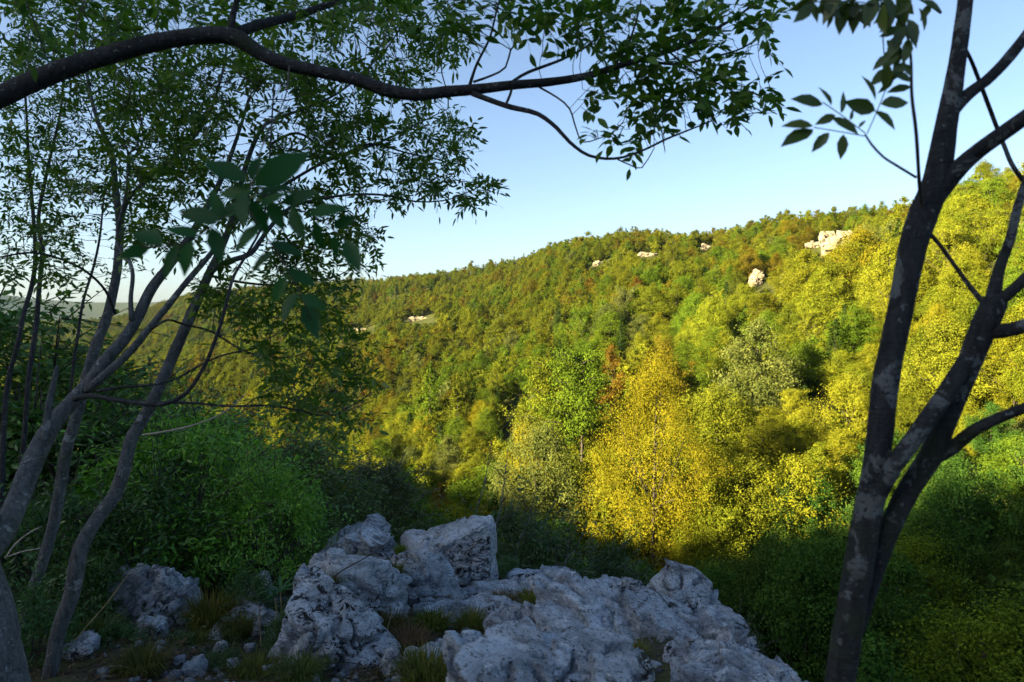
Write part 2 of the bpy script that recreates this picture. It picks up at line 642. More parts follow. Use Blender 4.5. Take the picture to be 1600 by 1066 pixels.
def broadleaf(H, Rc, ncl, per, L, base=0.25, top_w=0.55, k=6, limbs=14, loose=1.0):
    """returns trunk builder, crown builder for a rounded, uneven tree of height H"""
    tr, cr = MB(), MB()
    h = rng.uniform(0, 1, ncl * 3)
    ang = rng.uniform(0, 2 * math.pi, ncl * 3)
    prof = np.sin(np.clip((h * 0.92 + 0.06), 0, 1) ** top_w * math.pi)
    lump = 1 + 0.28 * np.sin(ang * 2 + rng.uniform(0, 6)) * np.sin(h * 7 + rng.uniform(0, 6)) + 0.18 * np.sin(ang * 3 + h * 9)
    r = Rc * prof * lump * rng.uniform(0.45, 1.0, ncl * 3) ** 0.5
    c = np.stack([r * np.cos(ang), r * np.sin(ang), H * (base + (0.97 - base) * h)], -1)
    keep = rng.random(ncl * 3) < (0.25 + 0.75 * prof)
    c = c[keep][:ncl]
    rad = Rc * rng.uniform(0.18, 0.40, len(c)) * loose
    clumps(cr, c, rad, per, L)
    # oversized, slightly darker inner leaves, added to block light and darken the gaps
    q = rng.integers(0, len(c), ncl * 7)
    ci_ = c[q]
    f_in = rng.uniform(0.05, 0.72, (len(q), 1))
    zin = ci_[:, 2:3] * 0.92 + H * 0.04
    pin = np.concatenate([ci_[:, :2] * f_in, zin], 1) + rng.normal(size=(len(q), 3)) * 0.05 * Rc
    quads_leaves(cr, pin, nrm(rng.normal(size=(len(q), 3))), L * 2.6, L * 1.9, np.clip(rng.normal(size=len(q)) * 0.12 + 0.35, 0, 1))
    # stray sprays break the outline
    m = per * 2
    idx = rng.integers(0, len(c), m)
    d = nrm(rng.normal(size=(m, 3)) + [0, 0, 0.5])
    quads_leaves(cr, c[idx] + d * rad[idx][:, None] * rng.uniform(1.0, 1.7, (m, 1)), nrm(rng.normal(size=(m, 3))), L, L * 0.6, rng.random(m))
    bend = rng.normal(size=2) * 0.03 * H
    zz = np.linspace(-0.6, 0.85 * H, 9)
    tp = np.stack([bend[0] * (zz / H) ** 2, bend[1] * (zz / H) ** 2, zz], -1)
    r0 = 0.011 * H + 0.02
    tube(tr, tp, r0 * (1 - 0.85 * np.linspace(0, 1, 9)), k)
    for i in range(min(limbs, len(c))):
        e = c[i]
        z0 = max(0.15 * H, e[2] * rng.uniform(0.45, 0.8))
        s0 = np.array([bend[0] * (z0 / H) ** 2, bend[1] * (z0 / H) ** 2, z0])
        mid = (s0 + e) / 2 + np.array([0, 0, -0.05 * H * rng.random()])
        tube(tr, np.stack([s0, mid, e]), [r0 * 0.4, r0 * 0.25, r0 * 0.08], 4)
    return tr, cr


def conifer(H, Rc, tiers, per, L, droop=0.25, k=5):
    tr, cr = MB(), MB()
    zz = np.linspace(-0.5, H, 6)
    tube(tr, np.stack([zz * 0, zz * 0, zz], -1), (0.015 * H + 0.03) * (1.03 - np.linspace(0, 1, 6)), k)
    for t in range(tiers):
        f = t / tiers
        z = H * (0.08 + 0.9 * f)
        rr = Rc * (1 - f) ** 0.8 + 0.06 * Rc
        nb = max(5, int(9 * (1 - f) + 4))
        for b in range(nb):
            a = rng.uniform(0, 2 * math.pi)
            l = rr * rng.uniform(0.6, 1.1)
            s = rng.uniform(0.1, 1, per) ** 0.7
            w = rng.normal(size=per) * 0.16 * l * (1 - s * 0.6)
            p = np.stack([np.cos(a) * l * s - np.sin(a) * w, np.sin(a) * l * s + np.cos(a) * w,
                          z - droop * l * s + rng.normal(size=per) * 0.04 * Rc], -1)
            n = nrm(np.array([np.cos(a) * 0.5, np.sin(a) * 0.5, 0.8]) + rng.normal(size=(per, 3)) * 0.45)
            quads_leaves(cr, p, n, L * rng.uniform(0.7, 1.3, per), L * 0.45, np.clip(0.5 + 0.25 * rng.normal(size=per), 0, 1))
    return tr, cr


def pine(H, Rc, layers, per, L):
    """bare lower trunk, flat layered limbs above"""
    tr, cr = MB(), MB()
    zz = np.linspace(-0.6, H * 0.97, 9)
    tube(tr, np.stack([0.02 * H * np.sin(zz / H * 2), zz * 0, zz], -1), (0.012 * H + 0.04) * (1.05 - np.linspace(0, 0.9, 9)), 7)
    for i in range(layers):
        f = 0.5 + 0.48 * (i + rng.random() * 0.8) / layers
        a = rng.uniform(0, 2 * math.pi)
        l = Rc * (1.15 - abs(f - 0.6) * 1.3) * rng.uniform(0.6, 1.1)
        e = np.array([np.cos(a) * l, np.sin(a) * l, H * f + 0.12 * l])
        tube(tr, np.stack([[0, 0, H * f - 0.1 * l], e * [0.5, 0.5, 1] - [0, 0, 0.06 * l], e]), [0.05, 0.035, 0.015], 4)
        nc = 5
        s = np.linspace(0.4, 1.05, nc)
        c = np.stack([np.cos(a) * l * s, np.sin(a) * l * s, np.full(nc, H * f) + 0.1 * l * s], -1) + rng.normal(size=(nc, 3)) * 0.12 * l
        clumps(cr, c, np.full(nc, 0.30 * l + 0.22), per, L, flat=0.5)
    clumps(cr, np.array([[0.04 * H, 0, H * 0.97], [0, 0.2, H * 0.92]]), np.array([0.5, 0.7]), per, L)
    return tr, cr


def poplar(H, Rc, n, per, L):
    """airy tree of many ascending limbs"""
    tr, cr = MB(), MB()
    zz = np.linspace(-0.6, H * 0.95, 9)
    tube(tr, np.stack([zz * 0, zz * 0, zz], -1), (0.014 * H + 0.03) * (1.05 - np.linspace(0, 0.95, 9)), 6)
    for i in range(n):
        f = rng.uniform(0.12, 0.85)
        a = rng.uniform(0, 2 * math.pi)
        l = Rc * (1.1 - 0.75 * f) * rng.uniform(0.6, 1.15)
        s0 = np.array([0, 0, H * f])
        e = np.array([np.cos(a) * l, np.sin(a) * l, min(H * 1.02, H * f + l * rng.uniform(0.7, 1.5))])
        m = (s0 + e) / 2 + np.array([np.cos(a), np.sin(a), -0.4]) * 0.12 * l
        tube(tr, np.stack([s0, m, e]), [0.06, 0.04, 0.012], 4)
        nc = 5
        s = np.linspace(0.3, 1.05, nc)[:, None]
        c = s0 + (e - s0) * s + rng.normal(size=(nc, 3)) * 0.07 * l
        clumps(cr, c, np.full(nc, 0.17 * l + 0.15), per, L, flat=1.0)
    return tr, cr


def two_meshes(name, pair, crown_mat):
    tr, cr = pair
    return tr.mesh(name + '_trunk', M_trunk, True), cr.mesh(name + '_crown', crown_mat)


def one_mesh(name, pair, crown_mat):
    tr, cr = pair
    m = MB()
    for s, mi in ((tr, 0), (cr, 1)):
        off = m.n
        m.V += s.V
        m.A += s.A
        m.Q += [q + off for q in s.Q]
        m.T += [q + off for q in s.T]
        m.MQ += [np.full(len(q), mi) for q in s.Q]
        m.MT += [np.full(len(q), mi) for q in s.T]
        m.n += s.n
    return m.mesh(name, [M_trunk, crown_mat])


# all prototypes are 10 m tall and are scaled when placed
NEAR = {}
for i in range(6):
    NEAR['broad%d' % i] = two_meshes('broadleaf_tree', broadleaf(10, rng.uniform(3.0, 4.0), 120, 190, 0.165, rng.uniform(0.0, 0.10), rng.uniform(0.72, 1.05)), M_near)
for i in range(2):
    NEAR['slim%d' % i] = two_meshes('slender_tree', broadleaf(10, 2.3, 90, 160, 0.15, 0.02, 0.85), M_near)
for i in range(3):
    NEAR['fine%d' % i] = two_meshes('close_tree', broadleaf(10, rng.uniform(3.2, 3.9), 190, 165, 0.115, 0.02, rng.uniform(0.7, 1.0), limbs=10, loose=0.9), M_near)
NEAR['yellow'] = two_meshes('golden_tree', broadleaf(10, 3.1, 250, 290, 0.066, 0.0, 0.85, limbs=12, loose=0.85), M_near)
NEAR['oak'] = two_meshes('oak_tree', broadleaf(10, 4.4, 150, 160, 0.14, 0.12, 0.9, limbs=16, loose=0.9), M_near)
for i in range(2):
    NEAR['spruce%d' % i] = two_meshes('spruce_tree', conifer(10, 2.3, 26, 16, 0.30), M_near)
NEAR['pine'] = two_meshes('pine_tree', pine(10, 2.6, 40, 70, 0.17), M_near)
NEAR['poplar'] = two_meshes('poplar_tree', poplar(10, 3.4, 46, 50, 0.17), M_near)
NEAR['shrub'] = two_meshes('round_shrub', broadleaf(10, 5.2, 90, 100, 0.30, 0.03, 0.45), M_near)

# ------------------------------------------------------------------ the wood across the valley
PAL = {
    'green': (0.090, 0.148, 0.013), 'olive': (0.122, 0.150, 0.013), 'yellow-green': (0.168, 0.195, 0.015),
    'bronze': (0.135, 0.120, 0.012), 'russet': (0.130, 0.086, 0.012), 'grey-green': (0.118, 0.148, 0.036),
    'golden': (0.200, 0.190, 0.013), 'dark green': (0.032, 0.064, 0.012), 'shade green': (0.046, 0.104, 0.018),  # last green has the valley's shade mixed into its colour
}
PNAMES = list(PAL)
heroes = [  # kind, tint, px, top py, depth, height limits, name, label, category
    ('yellow', 'golden', 1022, 545, 62, 0.78, 'golden_tree', 'tall golden-yellow tree, brightest on the slope, above the shadow line', 'tree'),
    ('oak', 'grey-green', 846, 660, 74, 0.72, 'oak_tree', 'broad grey-green tree just left of the golden tree', 'tree'),
    ('pine', 'green', 908, 552, 92, 1.0, 'pine_tree', 'pine with bare pale trunk left of the golden tree', 'tree'),
    ('pine', 'olive', 868, 566, 97, 1.0, 'pine_tree', 'thin pine standing left of the bare-trunked pine', 'tree'),
    ('poplar', 'grey-green', 978, 452, 150, 1.0, 'poplar_tree', 'pale airy poplar rising above the golden tree', 'tree'),
    ('poplar', 'olive', 1040, 462, 158, 1.0, 'poplar_tree', 'smaller airy poplar just right of the pale one', 'tree'),
    ('slim0', 'russet', 957, 532, 112, 0.7, 'russet_tree', 'small dense reddish brown tree left of the golden top', 'tree'),
    ('broad1', 'bronze', 1034, 526, 100, 0.7, 'bronze_tree', 'orange-brown tree directly behind the golden tree top', 'tree'),
    ('spruce0', 'dark green', 872, 470, 195, 1.0, 'spruce_tree', 'dark spruce, left one of the pair below the ridge', 'tree'),
    ('spruce1', 'dark green', 896, 474, 193, 1.0, 'spruce_tree', 'dark spruce, right one of the pair below the ridge', 'tree'),
    ('broad2', 'dark green', 1102, 416, 195, 1.0, 'broadleaf_tree', 'dark green round tree left of the small white rock', 'tree'),
    ('broad3', 'grey-green', 1185, 500, 85, 0.9, 'broadleaf_tree', 'silvery grey-green tree right of the golden tree', 'tree'),
    ('broad0', 'golden', 822, 655, 82, 0.5, 'small_golden_tree', 'small yellow tree beside the pine trunk', 'tree'),
    ('spruce0', 'green', 672, 560, 150, 1.0, 'spruce_tree', 'narrow green conifer in the dark hollow, taller one', 'tree'),
    ('spruce1', 'olive', 715, 575, 142, 1.0, 'spruce_tree', 'narrow olive conifer in the dark hollow, shorter one', 'tree'),
    ('slim1', 'russet', 1150, 470, 150, 0.7, 'russet_tree', 'rusty brown slender tree below the small white rock', 'tree'),
]
cliffs = [  # px, py, width px, height px, label
    (1314, 394, 84, 40, 'largest pale cliff face, high on the slope by the forked tree'),
    (1276, 386, 44, 9, 'thin pale rock strip left of the largest cliff face'),
    (1180, 444, 22, 28, 'small bright white rock face in mid slope'),
    (1222, 440, 12, 14, 'tiny pale rock right of the small white face'),
    (1102, 391, 18, 12, 'little pale crag just under the ridge'),
    (936, 415, 26, 8, 'low pale rock streak below the ridge crest'),
    (1010, 400, 34, 6, 'thin buff rock ledge under the rounded ridge top'),
    (655, 500, 40, 7, 'long pale scree ledge on the left slope, upper piece'),
    (560, 518, 34, 6, 'pale scree ledge on the left slope, lower piece'),
]
CL = []
for (px, py, w, h, lab) in cliffs:
    hit = ray_hit(px, py)
    CL.append((hit, w * hit[1] / F, h * hit[1] / F, lab))


def scatter():
    out = []
    for (ya, yb, sp_, lo, hi) in ((13, 120, 4.1, -200, 1800), (120, 400, 4.0, -100, 1720), (400, 980, 5.6, -60, 1300)):
        ys = np.arange(ya, yb, sp_)
        for y in ys:
            x0, x1 = (lo - 800) / F * y, (hi - 800) / F * y
            xs = np.arange(x0, x1, sp_)
            yy = y + rng.uniform(-0.45, 0.45, len(xs)) * sp_
            xx = xs + rng.uniform(-0.45, 0.45, len(xs)) * sp_
            out.append(np.stack([xx, yy], -1))
    return np.concatenate(out)


pts = scatter()
X, Y = pts[:, 0], pts[:, 1]
pxs = 800 + F * X / Y
ok = (Y < np.interp(pxs, KPX, KD) + 22)
ok &= (Y - np.interp(X, EX, EY)) * 0.8 > 3.5
pts, X, Y = pts[ok], X[ok], Y[ok]
Z = terrain(X, Y)
hn = fbm(np.stack([X / 40, Y / 40, X * 0], -1), 3, 21)
cn = fbm(np.stack([X / 30, Y / 30, X * 0], -1), 3, 31)
H = np.clip(8.5 + 3.5 * hn + rng.normal(size=len(X)) * 2.2, 3.5, 16)
dd = np.interp(Y, [30, 80, 160, 400], [1.1, 1.05, 0.8, 0.75])
H = H * dd
H = np.where(Y > 150, 0.6 * H + 0.4 * np.median(H[Y > 150]), H)
pxs, pys, dep = proj(np.stack([X, Y, Z + H * 0.6], -1))
right = np.clip((pxs - 900) / 500, 0, 1)
upper = np.clip((Y - 110) / 120, 0, 1)
# tint choice: yellower towards the right, browner high up, shade-toned below the shadow line
kinds, tints = [], []
for i in range(len(X)):
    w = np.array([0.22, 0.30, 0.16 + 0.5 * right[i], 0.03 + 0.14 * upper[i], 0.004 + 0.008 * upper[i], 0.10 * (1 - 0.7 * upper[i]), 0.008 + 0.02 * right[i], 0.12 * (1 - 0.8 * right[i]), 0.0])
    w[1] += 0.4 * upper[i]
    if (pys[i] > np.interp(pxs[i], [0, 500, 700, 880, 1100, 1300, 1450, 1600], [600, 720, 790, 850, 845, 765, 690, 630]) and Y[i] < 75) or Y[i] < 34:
        w = np.array([0.20, 0.0, 0.0, 0.0, 0.0, 0.05, 0.0, 0.22, 0.60])  # below the shadow line, shade is put into darker, bluer tints
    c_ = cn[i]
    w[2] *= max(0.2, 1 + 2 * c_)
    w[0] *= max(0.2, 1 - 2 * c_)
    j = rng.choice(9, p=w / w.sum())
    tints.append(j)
    r_ = rng.random()
    if (PNAMES[j] == 'dark green' and Y[i] > 60) or r_ < 0.05 * (1 - right[i]):
        kinds.append('spruce%d' % rng.integers(2))
    elif r_ < 0.20:
        kinds.append('slim%d' % rng.integers(2))
    elif r_ < 0.27:
        kinds.append('poplar')
    elif r_ < 0.30 and Y[i] < 150:
        kinds.append('pine')
    else:
        kinds.append('broad%d' % rng.integers(6))
for i in range(len(X)):
    if Y[i] < 46 and kinds[i][:5] in ('broad', 'poplar'[:5]):
        kinds[i] = 'fine%d' % (i % 3)
kinds = np.array(kinds)
tints = np.array(tints)
keep = np.ones(len(X), bool)
# trees on the near slope stay low, below the sunlit view over the valley
_, top_py, _ = proj(np.stack([X, Y, Z + H], -1))
limit = np.interp(pxs, [0, 300, 480, 560, 700, 800, 880, 930, 1100, 1300, 1450, 1600, 1750], [560, 620, 690, 720, 745, 770, 860, 865, 862, 800, 730, 660, 600])
H_fit = P(pxs, limit, Y)[:, 2] - Z
tall = (Y < 58) & (top_py < limit)
keep &= ~(tall & (H_fit < 2.2))
H = np.where(tall & (H_fit >= 2.2), H_fit * rng.uniform(0.75, 1.0, len(X)), H)
_, top_py, _ = proj(np.stack([X, Y, Z + H], -1))
keep &= ~((Y < 24) & (pxs > 930))
for (hit, w, h, lab) in CL:
    cpx_, cpy_, _ = proj(hit[None])
    H_low = P(pxs, np.full(len(X), cpy_[0] + h * 0.55 * F / hit[1]), Y)[:, 2] - Z
    keep &= ~((np.abs(pxs - cpx_[0]) < w * 0.5 * F / hit[1] + 3.3 * F / hit[1]) & (Y < hit[1] + 3) & (Y > hit[1] - 70) & (top_py < cpy_[0] + h * 0.55 * F / hit[1]) & (H_low < 1.6))
    front = (rng.random(len(X)) > (0.0 if w > 12 else 0.12)) & (np.abs(pxs - cpx_[0]) < w * 0.5 * F / hit[1] + 3.3 * F / hit[1]) & (Y < hit[1] + 3) & (Y > hit[1] - 70) & (H_low >= 1.6)
    H = np.where(front, np.minimum(H, H_low), H)
HERO = []
for (kd, tn, px, ty, dpt, wsc, nm, lab, cat) in heroes:
    t = P(px, ty, dpt)
    gz = ground_z(t[0], t[1])
    hh = float(np.clip(t[2] - gz, 5, 26))
    HERO.append((kd, tn, t[0], t[1], t[2] - hh, hh, wsc, nm, lab, cat))
    half = 0.30 * hh * wsc * F / dpt
    _, by, _ = proj(np.array([[t[0], t[1], t[2] - hh]]))
    _, topy, _ = proj(np.stack([X, Y, Z + H], -1))
    sight = ty + 0.6 * (by[0] - ty)
    over = (np.abs(pxs - px) < half) & (Y < dpt) & (Y > dpt - 45) & (topy < sight)
    h_ok = P(pxs, np.full(len(X), sight), Y)[:, 2] - Z
    keep &= ~(over & (h_ok < 2.0))
    H = np.where(over & (h_ok >= 2.0), h_ok, H)
    keep &= np.hypot(X - t[0], Y - t[1]) > 2.6
X, Y, Z, H, kinds, tints, pxs, pys = (a[keep] for a in (X, Y, Z, H, kinds, tints, pxs, pys))

# which trees show largest in the picture (coarse visibility count)
GW, GH = 400, 267
cover = np.zeros((GH, GW), bool)
colx = (np.arange(GW) + 0.5) * 4
edge = np.interp(colx, [0, 420, 425, 520, 525, 780, 785, 1000, 1010, 1125, 1130, 1165, 1170, 1240, 1245, 1600],
                 [540, 560, 800, 800, 805, 805, 905, 905, 890, 890, 975, 975, 1030, 1066, 1100, 1100])
cover |= ((np.arange(GH)[:, None] + 0.5) * 4 > edge[None, :])
hx = np.array([h[2] for h in HERO]); hy = np.array([h[3] for h in HERO]); hz = np.array([h[4] for h in HERO]); hh_ = np.array([h[5] for h in HERO])
AX, AY, AZ, AH = np.concatenate([X, hx]), np.concatenate([Y, hy]), np.concatenate([Z, hz]), np.concatenate([H, hh_])
seen = np.zeros(len(AX), int)
cpx, cpy, _ = proj(np.stack([AX, AY, AZ + AH * 0.55], -1))
for i in np.argsort(AY):
    ry = AH[i] * 0.45 * F / AY[i] / 4
    rx = AH[i] * 0.30 * F / AY[i] / 4
    cx_, cy_ = cpx[i] / 4, cpy[i] / 4
    x0, x1 = int(max(0, cx_ - rx)), int(min(GW, cx_ + rx + 1))
    y0, y1 = int(max(0, cy_ - ry)), int(min(GH, cy_ + ry + 1))
    if x1 <= x0 or y1 <= y0:
        continue
    m = ((np.arange(x0, x1)[None, :] + 0.5 - cx_) / max(rx, .5)) ** 2 + ((np.arange(y0, y1)[:, None] + 0.5 - cy_) / max(ry, .5)) ** 2 < 1
    sub = cover[y0:y1, x0:x1]
    seen[i] = int((m & ~sub).sum())
    sub |= m
N_IND = 284
order = np.argsort(-seen[:len(X)])[:N_IND]
order = order[seen[order] >= 12]
ind = np.zeros(len(X), bool)
ind[order] = True
print('trees', len(X), 'individuals', ind.sum())

NAMES = {'fine': ('broadleaf_tree', 'broadleaf tree'), 'broad': ('broadleaf_tree', 'broadleaf tree'), 'slim': ('slender_tree', 'slender tree'), 'poplar': ('airy_tree', 'airy tree'),
         'spruce': ('conifer_tree', 'conifer'), 'pine': ('pine_tree', 'pine')}


def place_tree(kd, tint, loc, h, wsc, rz, name, label, group):
    o = empty(name, loc, label, 'tree', group)
    s = h / 10.0
    o.scale = (s * wsc, s * wsc, s)
    o.rotation_euler = (0, 0, rz)
    t, c = NEAR[kd]
    obj('trunk', t, o)
    cr = obj('crown', c, o)
    cr.color = (*tint, 1)
    return o


LAND = [('the golden tree', 1022, 680), ('the broad grey-green tree', 862, 715), ('the bare-trunked pine', 905, 610), ('the pale poplar', 978, 500), ('the spruce pair', 885, 500),
        ('the largest pale cliff', 1312, 392), ('the small white rock face', 1180, 444), ('the silvery tree', 1185, 560), ('the long pale scree ledge', 640, 500), ('the dark hollow conifers', 690, 600),
        ('the angular block', 702, 800), ('the rounded pale boulder', 1064, 900), ('the ragged grey rock', 540, 790), ('the lichened fork', 1380, 740), ('the upper lichened fork', 1470, 290),
        ('the knot of lichened branches', 1550, 480), ('the lowest lichened branch', 1530, 670), ('the lower lichened trunk', 1330, 960), ('the leaning grey trunks', 250, 520), ('the little ridge crag', 1102, 391),
        ('the lower right corner', 1590, 1050), ('the right edge of the view', 1595, 820), ('the hanging limb tip', 1000, 262), ('the ridge shoulder', 820, 410)]


def place_words(px, py):
    d = [math.hypot(px - l[1], (py - l[2]) * 1.2) for l in LAND]
    k = int(np.argmin(d))
    nm, lx, ly = LAND[k]
    dx, dy = px - lx, py - ly
    if d[k] < 16:
        w = 'seen at'
    else:
        a_ = math.degrees(math.atan2(-dy, dx)) % 360
        w = ('right of', 'up right of', 'above', 'up left of', 'left of', 'down left of', 'below', 'down right of')[int((a_ + 22.5) // 45) % 8]
        w = ('just ' if d[k] < 55 else 'farther ' if d[k] > 110 else '') + w
    return w + ' ' + nm


def zone(px, py):
    shade_y = np.interp(px, [900, 1100, 1300, 1450, 1600], [868, 850, 775, 700, 640])
    if px < 430:
        return 'trees seen between the grey trunks'
    if py > shade_y and px > 900:
        return 'trees in the shaded valley'
    if py > 620 and px < 930:
        return 'trees in the valley behind the boulders'
    return 'trees on the sunlit slope'


hq = np.quantile(H[ind], [0.33, 0.67])
placed = []
for i in np.where(ind)[0]:
    key = ''.join(ch for ch in kinds[i] if not ch.isdigit())
    nm, word = NAMES[key]
    grp = zone(pxs[i], pys[i])
    size = 'small ' if H[i] < hq[0] else 'tall ' if H[i] > hq[1] else ''
    if grp == 'trees in the shaded valley':
        size = 'shaded ' + size
    tn = PNAMES[tints[i]]
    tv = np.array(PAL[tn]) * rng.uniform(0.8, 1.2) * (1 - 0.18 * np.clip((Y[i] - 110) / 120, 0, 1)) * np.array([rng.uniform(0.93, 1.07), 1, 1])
    lab = '%s%s %s %s' % (size, tn, word, place_words(pxs[i], pys[i]))
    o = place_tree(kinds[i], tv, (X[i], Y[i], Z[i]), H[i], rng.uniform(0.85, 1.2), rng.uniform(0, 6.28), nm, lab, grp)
    placed.append((lab, pxs[i], pys[i], o))
for lab in set(p[0] for p in placed):
    same = [p for p in placed if p[0] == lab]
    if len(same) > 1:
        horiz = np.ptp([p[1] for p in same]) >= np.ptp([p[2] for p in same])
        same.sort(key=lambda p: p[1] if horiz else p[2])
        words = (['left one', 'right one'] if horiz else ['upper one', 'lower one']) if len(same) == 2 else (
            ['left one', 'middle one', 'right one'] if horiz else ['upper one', 'middle one', 'lower one']) if len(same) == 3 else ['%s from %s' % (['first', 'second', 'third', 'fourth', 'fifth', 'sixth', 'seventh', 'eighth', 'ninth'][min(k, 8)], 'left' if horiz else 'top') for k in range(len(same))]
        for p, w_ in zip(same, words):
            p[3]['label'] = lab + ', ' + w_
for (kd, tn, x, y, z, h, wsc, nm, lab, cat) in HERO:
    place_tree(kd, PAL[tn], (x, y, z), h, wsc if kd != 'pine' else 0.8, 0.7, nm, lab, 'trees on the sunlit slope')

# the rest of the wood is one mass
proto_col = bpy.data.collections.new('far_tree_shapes')
fp = [broadleaf(10, rng.uniform(3.2, 4.2), 46, 70, 0.36, 0.0, rng.uniform(0.75, 1.05), 5, 4) for _ in range(6)]
fp += [broadleaf(10, 2.5, 36, 60, 0.34, 0.0, 0.85, 5, 4), conifer(10, 2.2, 18, 12, 0.42)]
for i, p_ in enumerate(fp):
    o = bpy.data.objects.new('far_tree_%d' % i, one_mesh('far_tree_%d' % i, p_, M_inst))
    proto_col.objects.link(o)
rest = np.where(~ind)[0]
# trees on the hill behind the camera, whose shade covers the ledge
bx, by_ = [], []
for a_ in np.arange(-170, -120, 6.5):
    for l_ in np.arange(-100, 40, 6.0):
        a2, l2 = a_ + rng.uniform(-2.4, 2.4), l_ + rng.uniform(-2.4, 2.4)
        bx.append(a2 * math.sin(SUN_AZ) + l2 * math.cos(SUN_AZ))
        by_.append(a2 * math.cos(SUN_AZ) - l2 * math.sin(SUN_AZ))
bx, by_ = np.array(bx), np.array(by_)
fx = np.concatenate([X[rest], bx]); fy = np.concatenate([Y[rest], by_])
fz = np.concatenate([Z[rest], terrain(bx, by_)]) - 0.3
fh = np.concatenate([H[rest], rng.uniform(4, 7, len(bx))])
fk = np.array([{'spruce': 7, 'slim': 6}.get(''.join(c for c in k if not c.isdigit()), -1) for k in kinds[rest]] + [-1] * len(bx))
fk = np.where(fk < 0, rng.integers(0, 6, len(fk)), fk)
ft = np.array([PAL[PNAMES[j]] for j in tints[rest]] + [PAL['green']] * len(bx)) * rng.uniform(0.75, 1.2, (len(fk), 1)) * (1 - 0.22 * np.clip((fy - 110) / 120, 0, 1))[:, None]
me = bpy.data.meshes.new('distant_wood')
me.vertices.add(len(fx))
me.vertices.foreach_set('co', np.stack([fx, fy, fz], -1).astype(np.float32).ravel())
for nm, typ, arr in (('kind_index', 'INT', fk.astype(np.int32)), ('size', 'FLOAT', (fh / 10).astype(np.float32)), ('turn', 'FLOAT', rng.uniform(0, 6.28, len(fx)).astype(np.float32))):
    a = me.attributes.new(nm, typ, 'POINT')
    a.data.foreach_set('value', arr)
a = me.attributes.new('tint', 'FLOAT_COLOR', 'POINT')
a.data.foreach_set('color', np.concatenate([ft, np.ones((len(ft), 1))], 1).astype(np.float32).ravel())
me.materials.append(M_inst)
wood = obj('distant_wood', me)
tag(wood, 'dense autumn-tinged wood covering the far hillside up to the ridge', 'woodland', None, 'stuff')
ng = bpy.data.node_groups.new('plant_wood', 'GeometryNodeTree')
ng.interface.new_socket('Geometry', in_out='INPUT', socket_type='NodeSocketGeometry')
ng.interface.new_socket('Geometry', in_out='OUTPUT', socket_type='NodeSocketGeometry')
gi, go = ng.nodes.new('NodeGroupInput'), ng.nodes.new('NodeGroupOutput')
ci = ng.nodes.new('GeometryNodeCollectionInfo')
ci.inputs['Collection'].default_value = proto_col
ci.inputs['Separate Children'].default_value = True
ci.inputs['Reset Children'].default_value = True
iop = ng.nodes.new('GeometryNodeInstanceOnPoints')
iop.inputs['Pick Instance'].default_value = True


def named(n, typ):
    nd = ng.nodes.new('GeometryNodeInputNamedAttribute')
    nd.data_type = typ
    nd.inputs['Name'].default_value = n
    return nd.outputs['Attribute']


cx3 = ng.nodes.new('ShaderNodeCombineXYZ')
ng.links.new(named('turn', 'FLOAT'), cx3.inputs[2])
ng.links.new(gi.outputs[0], iop.inputs['Points'])
ng.links.new(ci.outputs[0], iop.inputs['Instance'])
ng.links.new(named('kind_index', 'INT'), iop.inputs['Instance Index'])
ng.links.new(cx3.outputs[0], iop.inputs['Rotation'])
ng.links.new(named('size', 'FLOAT'), iop.inputs['Scale'])
ng.links.new(iop.outputs[0], go.inputs[0])
mod = wood.modifiers.new('plant', 'NODES')
mod.node_group = ng

# ------------------------------------------------------------------ rocks
_ico = {}


def ico(sub):
    if sub not in _ico:
        b = bmesh.new()
        bmesh.ops.create_icosphere(b, subdivisions=sub, radius=1)
        b.verts.ensure_lookup_table()
        v = np.array([x.co[:] for x in b.verts])
        f = np.array([[q.index for q in x.verts] for x in b.faces])
        b.free()
        _ico[sub] = (nrm(v), f)
    return _ico[sub]


def chips(p, seed, amp=0.5):
    """angular chipping: every cell of a jittered grid is a small tilted plane"""
    i = np.floor(p).astype(np.int64)
    best = np.full(len(p), 9.0)
    out = np.zeros(len(p))
    for dx in (-1, 0, 1):
        for dy in (-1, 0, 1):
            for dz in (-1, 0, 1):
                c = i + np.array([dx, dy, dz])
                h = [hash3(c[:, 0], c[:, 1], c[:, 2], seed + k * 7) for k in range(7)]
                q = c + np.stack(h[:3], -1)
                d = np.linalg.norm(p - q, axis=1)
                v = ((p - q) * (np.stack(h[3:6], -1) - 0.5)).sum(1) * 1.6 * amp + (h[6] - 0.5)
                m = d < best
                best[m] = d[m]
                out[m] = v[m]
    return out


